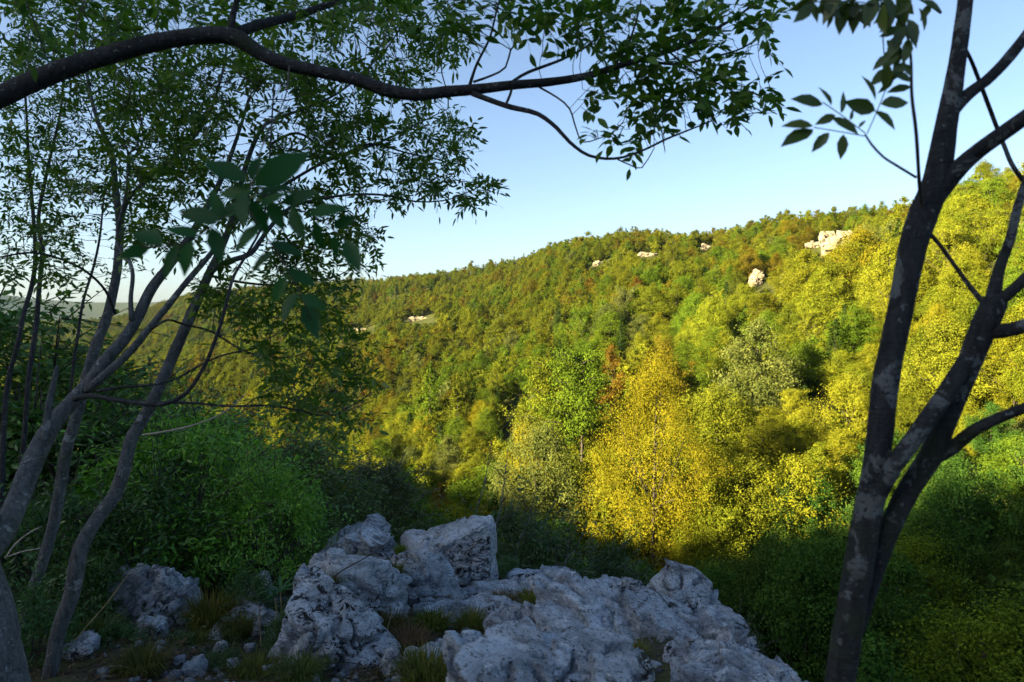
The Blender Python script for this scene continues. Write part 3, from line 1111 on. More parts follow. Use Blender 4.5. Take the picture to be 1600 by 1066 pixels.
def rock_mesh(name, dims, seed, sub=6, mat=None, planes=None, rough=1.0, sharp=30.0, extra=9):
    """angular limestone block: rounded polyhedron, then weathered by layered noise"""
    v, f = ico(sub)
    g = np.random.default_rng(seed)
    n = nrm(g.normal(size=(extra, 3)))
    d = g.uniform(0.72, 0.98, extra)
    box = np.array([[1, 0, 0], [-1, 0, 0], [0, 1, 0], [0, -1, 0], [0, 0, 1], [0, 0, -1.0]])
    n = np.concatenate([n, nrm(box + g.normal(size=(6, 3)) * 0.16)])
    d = np.concatenate([d, np.full(6, 0.86)])
    if planes is not None:
        n = np.concatenate([n, nrm(np.array([p[:3] for p in planes], float))])
        d = np.concatenate([d, np.array([p[3] for p in planes])])
    q = np.maximum(v @ n.T, 0) / d[None, :]
    r = 1.0 / np.power(np.power(q, sharp).sum(1), 1.0 / sharp)
    dims = np.asarray(dims, float) / 2
    p = v * r[:, None] * dims
    s = dims.mean()
    nn = nrm(v / dims)
    w = fbm(p / s * 1.1, 2, seed) * 0.05
    rid = fbm(p / s * np.array([1.6, 1.6, 2.4]) + fbm(p / s * 2, 2, seed + 3)[:, None] * 0.6, 3, seed + 7, ridged=True)
    cr = -np.maximum(0, rid - 0.52) * 0.55
    pw = p + fbm(p / 0.3, 2, seed + 31)[:, None] * 0.03
    ch = chips(pw / s * np.array([1.3, 1.3, 2.0]), seed + 21, 1.1) * 0.15 * s + chips(pw / s * np.array([3.4, 3.4, 6.0]), seed + 23) * 0.022 * s
    fine = fbm(p / 0.16, 5, seed + 11, gain=0.5) * 0.010 + np.minimum(0, fbm(p / 0.05, 3, seed + 13)) * 0.012
    p = p + nn * ((w + cr) * s * rough + ch * min(1.4, rough) + fine * min(1.0, s * 3) * rough)[:, None]
    mb = MB()
    mb.add(p, None, f)
    return mb.mesh(name, mat or M_rock, True)


def rock(name, px, py, wpx, hpx, Y, label, seed, sub=6, depth=1.0, mat=None, yaw=0.0, tilt=0.0, group=None, planes=None, rough=1.0, sink=0.12, extra=9, sharp=30.0):
    """a boulder that spans wpx by hpx round a photograph pixel at depth Y, bedded a little lower"""
    c = P(px, py, Y)
    w, h = wpx * Y / F * 1.1, hpx * Y / F * 1.1
    h2 = h * (1 + sink * 2)
    o = obj(name, rock_mesh(name, (w, w * depth, h2), seed, sub, mat, planes, rough, sharp, extra))
    o.location = (c[0], c[1], c[2] - h * sink)
    o.rotation_euler = (0, tilt, yaw)
    return tag(o, label, 'rock', group)


BIG = 'boulders on the ledge'
rock('boulder', 702, 866, 158, 140, 7.0, 'big angular block with a squared right face, tallest boulder', 11, 7, 0.9, yaw=0.1, tilt=0.0, group=BIG, rough=0.6,
     planes=[(-0.32, -0.15, 0.95, 0.60), (-0.9, -0.3, 0.35, 0.72), (0.98, -0.2, 0.02, 0.78), (0.05, -1, 0.12, 0.66), (0.5, -0.2, -0.85, 0.72)], extra=1, sharp=40)
rock('boulder', 566, 872, 130, 92, 7.2, 'ragged grey rock behind, left of the angular block', 23, 6, 0.8, tilt=0.25, group=BIG, rough=1.5)
rock('boulder', 640, 930, 170, 150, 6.2, 'upright cracked boulder in front of the angular block', 31, 7, 0.7, tilt=0.3, group=BIG, planes=[(0.6, -0.5, 0.6, 0.66), (-0.2, -1, 0.3, 0.62)], extra=5, sharp=20)
rock('boulder', 552, 935, 165, 125, 5.5, 'rounded light grey boulder left of the cracked boulder', 41, 6, 0.8, group=BIG, tilt=0.2)
rock('boulder', 522, 1015, 185, 160, 4.6, 'large boulder covered with black lichen holes at the lower edge', 53, 7, 0.9, M_rock_p, group=BIG, tilt=0.15)
rock('boulder', 240, 935, 135, 135, 5.8, 'leaning slab-like rock between trunks and fern plant', 61, 6, 0.5, group=BIG, tilt=-0.5, planes=[(-0.3, -0.8, 0.6, 0.5)], rough=1.2)
rock('flat_rock', 850, 1062, 330, 150, 3.4, 'broad sloping slab, nearest rock in front', 71, 7, 0.7, group=BIG, tilt=0.12, planes=[(0.25, -0.2, 1, 0.6)])
rock('boulder', 1064, 945, 130, 116, 6.2, 'rounded pale boulder at the ledge edge by the shaded trees', 83, 7, 0.9, group=BIG, tilt=0.1, rough=1.2)
rock('flat_rock', 1010, 1015, 320, 150, 5.0, 'wide cracked slab below the rounded pale boulder', 97, 7, 0.8, group=BIG, tilt=0.12, planes=[(0.15, -0.4, 1, 0.55)], rough=1.2)
rock('boulder', 1146, 1008, 46, 60, 5.6, 'small upright rock at the slab right end', 101, 6, 0.8, group=BIG)
rock('flat_rock', 1150, 1065, 220, 90, 4.2, 'knobbly rock rim beside the forked trunk', 113, 7, 0.9, group=BIG, tilt=0.2, rough=1.8)
rock('flat_rock', 850, 925, 130, 48, 7.0, 'low flat rock behind the grass tufts', 127, 6, 0.9, group=BIG)
rock('flat_rock', 735, 968, 190, 64, 5.9, 'low grey bedrock between the cracked boulder and the tufts', 211, 6, 0.9, group=BIG, tilt=-0.05)
rock('flat_rock', 790, 935, 170, 40, 6.5, 'flat bedrock right of the angular block foot', 223, 6, 0.9, group=BIG)
rock('flat_rock', 905, 985, 170, 66, 5.6, 'sloping bedrock right of the largest grass tuft', 227, 6, 0.9, group=BIG, tilt=0.1)
rock('flat_rock', 690, 1046, 150, 60, 4.4, 'broken bedrock left of the broad front slab', 229, 6, 0.9, group=BIG)
rock('flat_rock', 395, 985, 120, 60, 5.6, 'dark low rock under the rosette plant', 233, 6, 0.9, M_rock_p, group=BIG)
rock('boulder', 947, 922, 60, 34, 7.0, 'small domed rock beside the low flat rock', 131, 5, 0.9, group=BIG)
rock('boulder', 806, 982, 92, 56, 5.2, 'squat grey stone in front of the grass tufts', 139, 6, 0.8, group=BIG)
rock('boulder', 590, 818, 30, 30, 8.4, 'pointed rock tip showing above the ragged rock', 149, 5, 0.8, group=BIG)
rock('boulder', 612, 1035, 34, 44, 4.3, 'small rounded cobble right of the pitted boulder', 151, 5, 0.9, group=BIG)
rock('boulder', 645, 1030, 30, 44, 4.3, 'small mossy cobble between tuft and pitted boulder', 157, 5, 0.9, group=BIG)
rock('boulder', 240, 985, 50, 36, 5.3, 'pale stone at the foot of the leaning slab', 163, 5, 0.9, group=BIG)
rock('boulder', 300, 1050, 46, 30, 4.4, 'small pale stone near the fallen branch', 167, 5, 0.9, group=BIG)
rock('boulder', 125, 1022, 60, 44, 4.6, 'dark-spotted stone beside the slim leaning trunk', 173, 5, 0.9, M_rock_p, group=BIG)
rock('boulder', 400, 935, 70, 70, 6.4, 'shadowed rock beneath the bright green bush', 179, 5, 0.9, group=BIG)

# loose stones on the ledge: too many to count
st = [ico(1), ico(2)]
mb = MB()
g = np.random.default_rng(5)
for i in range(1900):
    y = g.uniform(2.2, 7.6)
    x = g.uniform(-0.62, 0.36) * y
    if (y - np.interp(x, EX, EY)) * 0.8 > 0.1:
        continue
    s = 0.008 + 0.035 * g.random() ** 4
    v, f = st[1 if s > 0.035 else 0]
    vv = v * (1 + 0.3 * vnoise(v * 1.7 + g.uniform(0, 90, 3), 2)[:, None]) * s * g.uniform(0.6, 1.3, 3)
    mb.add(vv + np.array([x, y, ground_z(x, y) + s * 0.25]), None, f)
tag(mb.build('gravel', M_chip, smooth=False), 'loose limestone chips scattered over the ledge', 'gravel', None, 'stuff')

g2 = np.random.default_rng(6)
STONES = [(745, 1000, 20, 'left of the squat grey stone'), (720, 930, 22, 'at the right foot of the angular block'), (760, 922, 18, 'between the angular block and the low flat rock'), (905, 1005, 22, 'at the left end of the wide slab'),
          (1048, 1035, 34, 'pale and flat, between the wide slab and the rim'), (1020, 1040, 24, 'left of the pale flat one'), (985, 1048, 18, 'right of the broad front slab'), (690, 1005, 16, 'below the cracked boulder'),
          (765, 1012, 16, 'behind the broad front slab'), (700, 1030, 20, 'at the left end of the front slab'), (910, 960, 18, 'right of the largest grass tuft'), (905, 940, 16, 'beside the low flat rock'),
          (280, 1030, 18, 'behind the fallen pale branch'), (345, 1010, 20, 'below the mossy grass mound'), (390, 1010, 16, 'left of the upright straw stalk'), (210, 1000, 18, 'under the leaning slab'),
          (365, 1035, 18, 'right of the small pale stone'), (420, 1045, 16, 'left of the pitted boulder')]
for k, (px, py, s, lab) in enumerate(STONES):
    Yr = float(np.interp(py, [905, 960, 1010, 1066], [7.0, 5.6, 4.7, 4.0]))
    rock('stone', px, py, s, s * 0.7, Yr, 'small angular grey stone ' + lab, 300 + k, 4, 1.0, group='small stones on the ledge', yaw=g2.uniform(0, 6))

# pale cliffs on the far slope
for k, (hit, w, h, lab) in enumerate(CL):
    o = obj('cliff', rock_mesh('cliff', (w * 1.0, 4, h * 1.4), 500 + k, 6, M_cliff, rough=2.6, extra=18))
    o.location = (hit[0], hit[1] - 0.8, hit[2] + h * 0.15)
    tag(o, lab, 'cliff', 'pale crags on the far slope')

# ------------------------------------------------------------------ leaves of the near trees
def leaf_shape(fold=0.10, curl=0.08):
    """unit leaf along +Y: base, two sides at two stations, tip, with a folded midrib"""
    ys = [0.0, 0.16, 0.40, 0.68, 0.88, 1.0]
    ws = [0.0, 0.30, 0.5, 0.38, 0.14, 0.0]
    v, t, q = [], [], []
    for y, w in zip(ys, ws):
        z = -curl * y * y
        v += [(-w * 0.44, y, z + fold * w), (0, y, z), (w * 0.44, y, z + fold * w)]
    for i in range(5):
        a, b = i * 3, i * 3 + 3
        q += [(a, a + 1, b + 1, b), (a + 1, a + 2, b + 2, b + 1)]
    return np.array(v), q


def leaf_lo():
    v = np.array([(0, 0, 0), (-0.16, 0.32, 0.03), (0.16, 0.32, 0.03), (-0.125, 0.68, -0.01), (0.125, 0.68, -0.01), (0, 1, -0.08)])
    return v, np.array([(1, 2, 4, 3)]), np.array([(0, 2, 1), (3, 4, 5)])


def frames(d, up):
    y = nrm(d)
    x = nrm(np.cross(y, up))
    z = np.cross(x, y)
    return np.stack([x, y, z], -1)      # columns


def compound_leaves(base, dirs, g, rach=0.13, leaflet=0.055, pairs=3):
    """pinnate leaves: returns leaflet origin, direction, normal, length arrays and the rachis ends"""
    O, Dd, N, L, Rb, Re = [], [], [], [], [], []
    for b, d in zip(base, dirs):
        d = nrm(d + g.normal(size=3) * 0.25)
        up = nrm(np.array([0, 0, 1.0]) + g.normal(size=3) * 0.45)
        side = nrm(np.cross(d, up))
        up = np.cross(side, d)
        rl = rach * g.uniform(0.7, 1.25)
        sag = np.array([0, 0, -0.25])
        pr = pairs if g.random() < 0.6 else pairs - 1
        for i in range(pr):
            f = 0.32 + 0.6 * i / max(1, pr)
            p = b + d * rl * f + sag * rl * f * f
            for s in (-1, 1):
                O.append(p); Dd.append(nrm(d * 0.55 + side * s + sag * 0.5 + g.normal(size=3) * 0.18))
                N.append(nrm(up + g.normal(size=3) * 0.25)); L.append(leaflet * g.uniform(0.75, 1.15))
        e = b + d * rl + sag * rl
        O.append(e); Dd.append(nrm(d + sag + g.normal(size=3) * 0.15)); N.append(nrm(up + g.normal(size=3) * 0.2)); L.append(leaflet * g.uniform(0.9, 1.3))
        Rb.append(b); Re.append(e)
    return tuple(np.array(a) for a in (O, Dd, N, L, Rb, Re))


def batch_leaves(mb, O, D, N, L, g, hi=False):
    if hi:
        v, q = leaf_shape()
        q, t = np.array(q), None
    else:
        v, q, t = leaf_lo()
    m, k = len(O), len(v)
    fr = frames(D, N)
    vv = np.einsum('mij,kj->mki', fr, v) * L[:, None, None] + O[:, None, :]
    off = (np.arange(m) * k)[:, None, None]
    lv = np.repeat(np.clip(0.5 + 0.25 * g.normal(size=m), 0, 1), k)
    mb.add(vv.reshape(-1, 3), (q[None] + off).reshape(-1, 4), None if t is None else (t[None] + off).reshape(-1, 3), lv)


def rachis(mb, A, B, r=0.0012):
    d = nrm(B - A)
    s = nrm(np.cross(d, np.array([0.3, 0.9, 0.2]))) * r
    v = np.stack([A - s, A + s, B + s * 0.4, B - s * 0.4], 1).reshape(-1, 3)
    mb.add(v, np.arange(len(v)).reshape(-1, 4))


LEAF_MESH = {}


LIMBS = {}            # tree name -> traced limbs with their points


def leaf_objects(parent, mat, O, D, N, L, key):
    if key not in LEAF_MESH:
        LEAF_MESH[key] = []
        for i, (fo, cu) in enumerate(((0.10, 0.08), (0.22, 0.02), (0.04, 0.2), (0.15, 0.14))):
            v, q = leaf_shape(fo, cu)
            b = MB(); b.add(v, q, None, 0.25 + 0.16 * i)
            LEAF_MESH[key].append(b.mesh('leaf', mat, True))
    fr = frames(D, N)
    limbs = LIMBS[parent.name]          # every leaf hangs on the limb nearest to its base
    near = np.stack([np.linalg.norm(O[:, None] - l[1][None, ::3], axis=2).min(1) for l in limbs], 1).argmin(1)
    for i in range(len(O)):
        o = bpy.data.objects.new('leaf', LEAF_MESH[key][i % 4])
        COL.objects.link(o)
        m = Matrix([[*(fr[i][r] * L[i]), O[i][r]] for r in range(3)] + [[0, 0, 0, 1]])
        o.parent = limbs[near[i]][0]
        o.matrix_local = m


# ------------------------------------------------------------------ near trees: traced limbs, then grown twigs
THIN = 1.0


def limb_pts(rows, step):
    """rows of (px, py, width px, depth)"""
    a = np.array(rows, float)
    p = P(a[:, 0], a[:, 1], a[:, 3])
    r = a[:, 2] * a[:, 3] / F / 2 * 0.82 * THIN
    return catmull(np.concatenate([p, r[:, None]], 1), step)


def add_limb(parent, name, rows, mat, k=10, rough=0.10, step=0.05, seed=0):
    c = limb_pts(rows, step)
    wob = fbm(c[:, :3] * 4.0, 2, seed + 40)[:, None] * np.array([1, 0.5, 0.3]) * 0.10 * c[:, 3:4]
    mb = MB()
    tube(mb, c[:, :3] + wob, np.maximum(c[:, 3], 0.0012), k, 0.5, 0, True, rough, seed)
    o = mb.build(name, mat, parent, True)
    o.matrix_parent_inverse = Matrix.Translation(-parent.location)
    LIMBS.setdefault(parent.name, []).append((o, c[:, :3]))
    return c


def grow(seeds, attr, g, step=0.09, infl=0.8, kill=0.14, iters=70, sag=0.0):
    """space colonisation; returns positions, parent indices (seed nodes have -1)"""
    pos = [np.asarray(p) for p in seeds]
    par = [-1] * len(pos)
    S = np.array(pos)
    dist = np.full(len(attr), 1e9)
    near = np.zeros(len(attr), int)
    for i0 in range(0, len(S), 200):
        d = np.linalg.norm(attr[:, None] - S[None, i0:i0 + 200], axis=2)
        j = d.argmin(1)
        dm = d[np.arange(len(attr)), j]
        up = dm < dist
        dist[up] = dm[up]
        near[up] = j[up] + i0
    alive = np.ones(len(attr), bool)
    first = True
    for it in range(iters):
        act = alive & ((dist < infl) if it > 12 else (dist < infl * 2.2))
        if not act.any():
            break
        idx = np.where(act)[0]
        newp = []
        P_ = np.array(pos)
        un, inv = np.unique(near[idx], return_inverse=True)
        dsum = np.zeros((len(un), 3))
        np.add.at(dsum, inv, nrm(attr[idx] - P_[near[idx]]))
        for q, nd in enumerate(un):
            dr = nrm(nrm(dsum[q]) + g.normal(size=3) * 0.28 + np.array([0, 0, sag]))
            newp.append((P_[nd] + dr * step, nd))
        b = len(pos)
        for p, nd in newp:
            pos.append(p); par.append(int(nd))
        NP = np.array([p for p, _ in newp])
        d = np.linalg.norm(attr[:, None] - NP[None], axis=2)
        j = d.argmin(1)
        dm = d[np.arange(len(attr)), j]
        up = dm < dist
        dist[up] = dm[up]
        near[up] = j[up] + b
        alive &= dist > kill
    return np.array(pos), np.array(par)


def twig_mesh(mb, pos, par, n_seed, r_tip=0.0022, expo=2.35, rmax=0.03, k=5):
    n = len(pos)
    kids = [[] for _ in range(n)]
    for i in range(n_seed, n):
        kids[par[i]].append(i)
    acc = np.zeros(n)
    r = np.zeros(n)
    for i in range(n - 1, n_seed - 1, -1):
        r[i] = min(rmax, max(r_tip, acc[i] ** (1 / expo) if acc[i] > 0 else r_tip))
        acc[par[i]] += r[i] ** expo
    height = np.zeros(n, int)
    for i in range(n - 1, n_seed - 1, -1):
        height[par[i]] = max(height[par[i]], height[i] + 1)
    starts = [(par[i], i) for i in range(n_seed, n) if par[i] < n_seed]
    while starts:
        a, i = starts.pop()
        ch = [a, i]
        while kids[i]:
            ks = sorted(kids[i], key=lambda q: -r[q])
            for q in ks[1:]:
                starts.append((i, q))
            i = ks[0]
            ch.append(i)
        pp = pos[ch].copy()
        if len(pp) > 3:
            pp[1:-1] = 0.25 * pp[:-2] + 0.5 * pp[1:-1] + 0.25 * pp[2:]
        rr = np.maximum(r[ch], r_tip * 0.8)
        rr[0] = rr[1]
        tube(mb, pp, rr, k if rr[1] > 0.006 else 4, cap=True)
    return r, height, kids


def region(poly, n, y0, y1, g):
    poly = np.array(poly, float)
    out = []
    lo, hi = poly.min(0), poly.max(0)
    while len(out) < n:
        q = g.uniform(lo, hi)
        inside = False
        j = len(poly) - 1
        for i in range(len(poly)):
            if (poly[i, 1] > q[1]) != (poly[j, 1] > q[1]) and q[0] < (poly[j, 0] - poly[i, 0]) * (q[1] - poly[i, 1]) / (poly[j, 1] - poly[i, 1]) + poly[i, 0]:
                inside = not inside
            j = i
        if inside:
            out.append(P(q[0], q[1], g.uniform(y0, y1)))
    return np.array(out)


def dress(root, limbs, attr, g, leaf_m, step=0.09, infl=0.8, kill=0.14, per_tip=2, leaflet=0.055, rach=0.13, singles=0, key='ash', hi=False, tipr=0.0022, inner=3, skip=0.0):
    """grow twigs from the traced limbs through the crown volume and leaf them"""
    seeds = np.concatenate([l[:, :3] for l in limbs])
    pos, par = grow(seeds, attr, g, step, infl, kill)
    mb = MB()
    r, hgt, kids = twig_mesh(mb, pos, par, len(seeds), tipr)
    o = mb.build('twigs', M_twig, root, True)
    o.matrix_parent_inverse = Matrix.Translation(-root.location)
    o['kind'] = 'stuff'
    sel = [i for i in range(len(seeds), len(pos)) if hgt[i] <= inner and g.random() > skip]
    B, D = [], []
    for i in sel:
        t = nrm(pos[i] - pos[par[i]])
        m = per_tip if hgt[i] == 0 else 1
        for q in range(m):
            B.append(pos[i]); D.append(nrm(t * 0.7 + g.normal(size=3) * 0.6 + np.array([0, 0, -0.12])))
    O, Dd, N, L, Rb, Re = compound_leaves(np.array(B), np.array(D), g, rach, leaflet)
    px, py, dp = proj(O + Dd * L[:, None] * 0.5)
    inv = (px > 5) & (px < 1595) & (py > 2) & (py < 1060)
    use = np.zeros(len(O), bool)
    if singles:
        size = np.where(inv, L / dp, 0)
        use[np.argsort(-size)[:singles]] = True
        use &= inv
        leaf_objects(root, leaf_m, O[use], Dd[use], N[use], L[use], key)
    mb = MB()
    batch_leaves(mb, O[~use], Dd[~use], N[~use], L[~use], g, hi)
    rachis(mb, Rb, Re)
    o = mb.build('foliage', leaf_m, root)
    o.matrix_parent_inverse = Matrix.Translation(-root.location)
    o['kind'] = 'stuff'
    print(root.name, 'nodes', len(pos), 'leaflets', len(O))


def base_on_ground(row):
    p = P(row[0], row[1], row[3])
    return p


def near_tree(name, base_xy, label, group):
    x, y = base_xy
    return empty(name, (x, y, ground_z(x, y)), label, 'tree', group)


GRP = 'trees framing the view'
# --- the forked tree
THIN = 0.86
p0 = P(1313, 1066, 1.7)
T = near_tree('forked_tree', (p0[0] - 0.05, 1.7), 'dark forked tree with pale lichen patches, nearest trunk', GRP)
gz = T.location.z
_, by0, _ = proj(np.array([[p0[0] - 0.05, 1.7, gz - 0.1]]))
R1 = add_limb(T, 'trunk', [(1290, float(by0[0]), 84, 1.7), (1302, 1180, 66, 1.7), (1313, 1066, 62, 1.7), (1331, 950, 62, 1.7), (1346, 860, 62, 1.7), (1360, 780, 58, 1.7), (1372, 710, 54, 1.7), (1386, 588, 54, 1.72), (1406, 488, 52, 1.75),
                           (1426, 388, 56, 1.78), (1441, 340, 60, 1.8), (1463, 283, 56, 1.8), (1478, 200, 44, 1.82), (1496, 100, 35, 1.85), (1509, 0, 31, 1.88), (1518, -90, 26, 1.9), (1525, -240, 14, 1.95)], M_bark_r, 18, 0.10, 0.02, 1)
R2 = add_limb(T, 'branch', [(1338, 985, 36, 1.72), (1362, 900, 44, 1.72), (1388, 830, 44, 1.71), (1420, 765, 46, 1.70), (1455, 712, 48, 1.69), (1482, 650, 44, 1.68), (1512, 575, 48, 1.67), (1540, 505, 54, 1.66), (1556, 470, 50, 1.66)], M_bark_r, 16, 0.10, 0.02, 2)
R3 = add_limb(T, 'branch', [(1356, 850, 20, 1.70), (1370, 785, 32, 1.685), (1396, 730, 36, 1.65), (1438, 672, 38, 1.64), (1480, 612, 38, 1.645), (1512, 560, 36, 1.66)], M_bark_r, 14, 0.10, 0.02, 3)
R4 = add_limb(T, 'branch', [(1415, 775, 22, 1.70), (1450, 724, 32, 1.69), (1485, 702, 30, 1.67), (1530, 668, 27, 1.62), (1600, 638, 24, 1.58), (1680, 612, 20, 1.52), (1800, 560, 10, 1.45)], M_bark_r, 12, 0.10, 0.02, 4)
R5 = add_limb(T, 'branch', [(1548, 490, 36, 1.66), (1560, 425, 24, 1.68), (1578, 375, 20, 1.70), (1590, 325, 18, 1.72), (1612, 260, 14, 1.75), (1660, 150, 8, 1.8)], M_bark_r, 10, 0.10, 0.02, 5)
R6 = add_limb(T, 'branch', [(1548, 478, 36, 1.66), (1575, 460, 26, 1.64), (1605, 432, 24, 1.62), (1660, 380, 18, 1.6), (1740, 300, 8, 1.58)], M_bark_r, 10, 0.10, 0.02, 6)
R7 = add_limb(T, 'branch', [(1540, 520, 34, 1.66), (1580, 515, 34, 1.62), (1640, 498, 28, 1.58), (1750, 480, 14, 1.5)], M_bark_r, 10, 0.10, 0.02, 7)
R8 = add_limb(T, 'branch', [(1452, 320, 44, 1.8), (1490, 272, 40, 1.78), (1530, 235, 35, 1.74), (1600, 185, 33, 1.68), (1700, 110, 24, 1.6), (1800, 20, 10, 1.55)], M_bark_r, 12, 0.10, 0.02, 8)
R9 = add_limb(T, 'branch', [(1482, 180, 30, 1.82), (1512, 148, 26, 1.84), (1550, 118, 24, 1.86), (1600, 60, 22, 1.9), (1680, -60, 12, 1.95)], M_bark_r, 12, 0.10, 0.02, 9)
add_limb(T, 'branch', [(1505, 70, 8, 1.9), (1520, 100, 8, 2.0), (1545, 165, 9, 2.05), (1566, 220, 9, 2.1), (1588, 268, 10, 2.1), (1640, 330, 10, 2.1)], M_bark_r, 7, 0.08, 0.02, 10)
add_limb(T, 'branch', [(1440, 350, 9, 1.78), (1465, 378, 9, 1.77), (1490, 412, 9, 1.75), (1516, 448, 11, 1.70), (1538, 474, 14, 1.67)], M_bark_r, 7, 0.08, 0.02, 11)
stem = add_limb(T, 'branch', [(1446, 350, 9, 1.80), (1438, 300, 8, 1.75), (1432, 210, 7.5, 1.62), (1425, 150, 7, 1.58), (1423, 85, 6, 1.55), (1412, 30, 5, 1.55), (1402, -30, 4, 1.55)], M_twig, 7, 0.08, 0.02, 12)
add_limb(T, 'branch', [(1431, 277, 6, 1.68), (1400, 258, 5.5, 1.62), (1380, 245, 5, 1.58), (1362, 226, 5, 1.56), (1352, 210, 4, 1.55)], M_twig, 6, 0.08, 0.02, 13)
for rows in ([(1353, 213, 2, 1.55), (1320, 207, 1.8, 1.52), (1272, 199, 1.2, 1.5)], [(1352, 208, 2, 1.55), (1315, 180, 1.8, 1.54), (1286, 160, 1.2, 1.52)],
             [(1355, 209, 2, 1.55), (1372, 170, 1.8, 1.57), (1386, 135, 1.2, 1.58)], [(1470, 20, 6, 1.86), (1440, 0, 5, 1.8), (1400, -20, 4, 1.7)],
             [(1424, 60, 3, 1.55), (1395, 20, 2.5, 1.52), (1350, 4, 2, 1.5), (1300, 2, 1.5, 1.5), (1262, 4, 1.2, 1.5)], [(1388, 20, 3, 1.55), (1380, 60, 3, 1.55), (1384, 100, 2, 1.55)]):
    add_limb(T, 'twig', rows, M_twig, 5, 0.0, 0.03, 14)
lf = [((1286, 163), (1243, 153)), ((1299, 165), (1281, 138)), ((1314, 177), (1323, 145)), ((1368, 157), (1354, 120)), ((1368, 173), (1326, 160)), ((1366, 173), (1396, 200)),
      ((1376, 163), (1421, 155)), ((1271, 197), (1228, 193)), ((1271, 202), (1226, 223)), ((1296, 207), (1271, 235)), ((1318, 210), (1316, 243)), ((1306, 180), (1278, 192)),
      ((1300, 183), (1339, 205)), ((1342, 200), (1352, 189)), ((1328, 188), (1335, 172)), ((1388, 100), (1383, 137)), ((1424, 135), (1390, 142)), ((1424, 128), (1395, 115)), ((1400, 72), (1384, 102)),
      ((1420, 60), (1414, 95)), ((1405, 42), (1378, 56)), ((1414, 40), (1431, 72)), ((1400, 22), (1384, 48)), ((1388, 62), (1402, 92)), ((1300, 4), (1296, 40)), ((1318, 6), (1312, 50)), ((1330, 8), (1338, 46)),
      ((1350, 6), (1358, 38)), ((1362, 4), (1350, 30)), ((1296, 2), (1288, 26)), ((1376, 2), (1392, 30)), ((1436, 12), (1448, 42)), ((1440, 0), (1470, 14)), ((1416, -6), (1412, 26)), ((1310, 2), (1322, 28)), ((1340, 2), (1330, 32)),
      ((1455, 5), (1440, 30)), ((1408, 100), (1425, 118))]
g = np.random.default_rng(77)
for q_ in range(34):
    x_ = 1262 + 4.9 * q_ + g.uniform(-6, 6)
    y_ = g.uniform(-14, 12) + (10 if 1380 < x_ < 1425 else 0)
    an = g.uniform(0.15, 0.95) * math.pi
    ln_ = g.uniform(26, 42)
    lf.append(((x_, y_), (x_ + ln_ * math.cos(an), y_ + ln_ * math.sin(an))))
for q_ in range(9):
    x_, y_ = 1398 + g.uniform(-14, 22), 30 + 11 * q_
    an = g.uniform(0.2, 0.85) * math.pi
    lf.append(((x_, y_), (x_ + 34 * math.cos(an), y_ + 34 * math.sin(an))))
O, Dd, N, L = [], [], [], []
for a, b in lf:
    ya = 1.53 + g.normal() * 0.015
    pa, pb = P(a[0], a[1], ya), P(b[0], b[1], ya + g.normal() * 0.012)
    O.append(pa); Dd.append(nrm(pb - pa)); L.append(np.linalg.norm(pb - pa) * 1.12)
    N.append(nrm(np.array([0, -1.0, 0.5]) + g.normal(size=3) * 0.35))
leaf_objects(T, M_sprig, np.array(O), np.array(Dd), np.array(N), np.array(L), 'sprig')

# --- the tree with the limb that arches over the view; its trunk stands just outside on the left
T = near_tree('arching_tree', (-3.55, 2.9), 'dark limb arching across the top with drooping leafy twigs', GRP)
bx0 = np.array(T.location)
pA = P(-60, 172, 3.0)
mb = MB()
tube(mb, catmull(np.array([[*(bx0 - [0, 0, .15]), 0.15], [-3.5, 2.92, -0.9, 0.11], [-3.25, 2.95, 0.3, 0.085], [*pA, 0.072]]), 0.05)[:, :3], np.linspace(0.14, 0.072, len(catmull(np.array([[*(bx0 - [0, 0, .15]), 0.15], [-3.5, 2.92, -0.9, 0.11], [-3.25, 2.95, 0.3, 0.085], [*pA, 0.072]]), 0.05))), 14, rough=0.1)
o = mb.build('trunk', M_bark_o, T, True)
o.matrix_parent_inverse = Matrix.Translation(-T.location)
O1 = add_limb(T, 'branch', [(-70, 174, 50, 3.0), (-30, 163, 47, 3.0), (0, 151, 45, 3.0), (60, 124, 42, 3.0), (120, 101, 41, 3.0), (180, 83, 39, 3.0), (240, 67, 37, 3.0), (300, 57, 36, 3.0), (350, 55, 37, 3.0), (375, 62, 36, 3.0), (402, 80, 31, 3.0),
                            (440, 98, 29, 3.0), (500, 112, 27, 3.0), (560, 125, 27, 3.0), (600, 140, 27, 3.0), (650, 148, 26, 3.0), (700, 143, 25, 3.0), (740, 140, 23, 3.0), (800, 133, 20, 3.0), (860, 128, 18, 3.0), (920, 118, 16, 3.0),
                            (970, 102, 14, 3.0), (1010, 90, 11, 3.0), (1060, 75, 9, 3.0), (1110, 50, 7, 3.0), (1160, 20, 5, 3.0), (1190, -5, 4, 3.0)], M_bark_o, 14, 0.09, 0.03, 21)
O2 = add_limb(T, 'branch', [(362, 56, 26, 3.02), (390, 44, 22, 3.05), (420, 35, 19, 3.1), (470, 22, 16, 3.2), (533, 0, 13, 3.3), (610, -30, 10, 3.4), (700, -50, 7, 3.5)], M_bark_o, 10, 0.09, 0.03, 22)
O3 = add_limb(T, 'branch', [(360, 52, 16, 3.0), (365, 20, 14, 3.0), (373, -12, 11, 3.0), (380, -60, 8, 3.0)], M_bark_o, 10, 0.09, 0.03, 23)
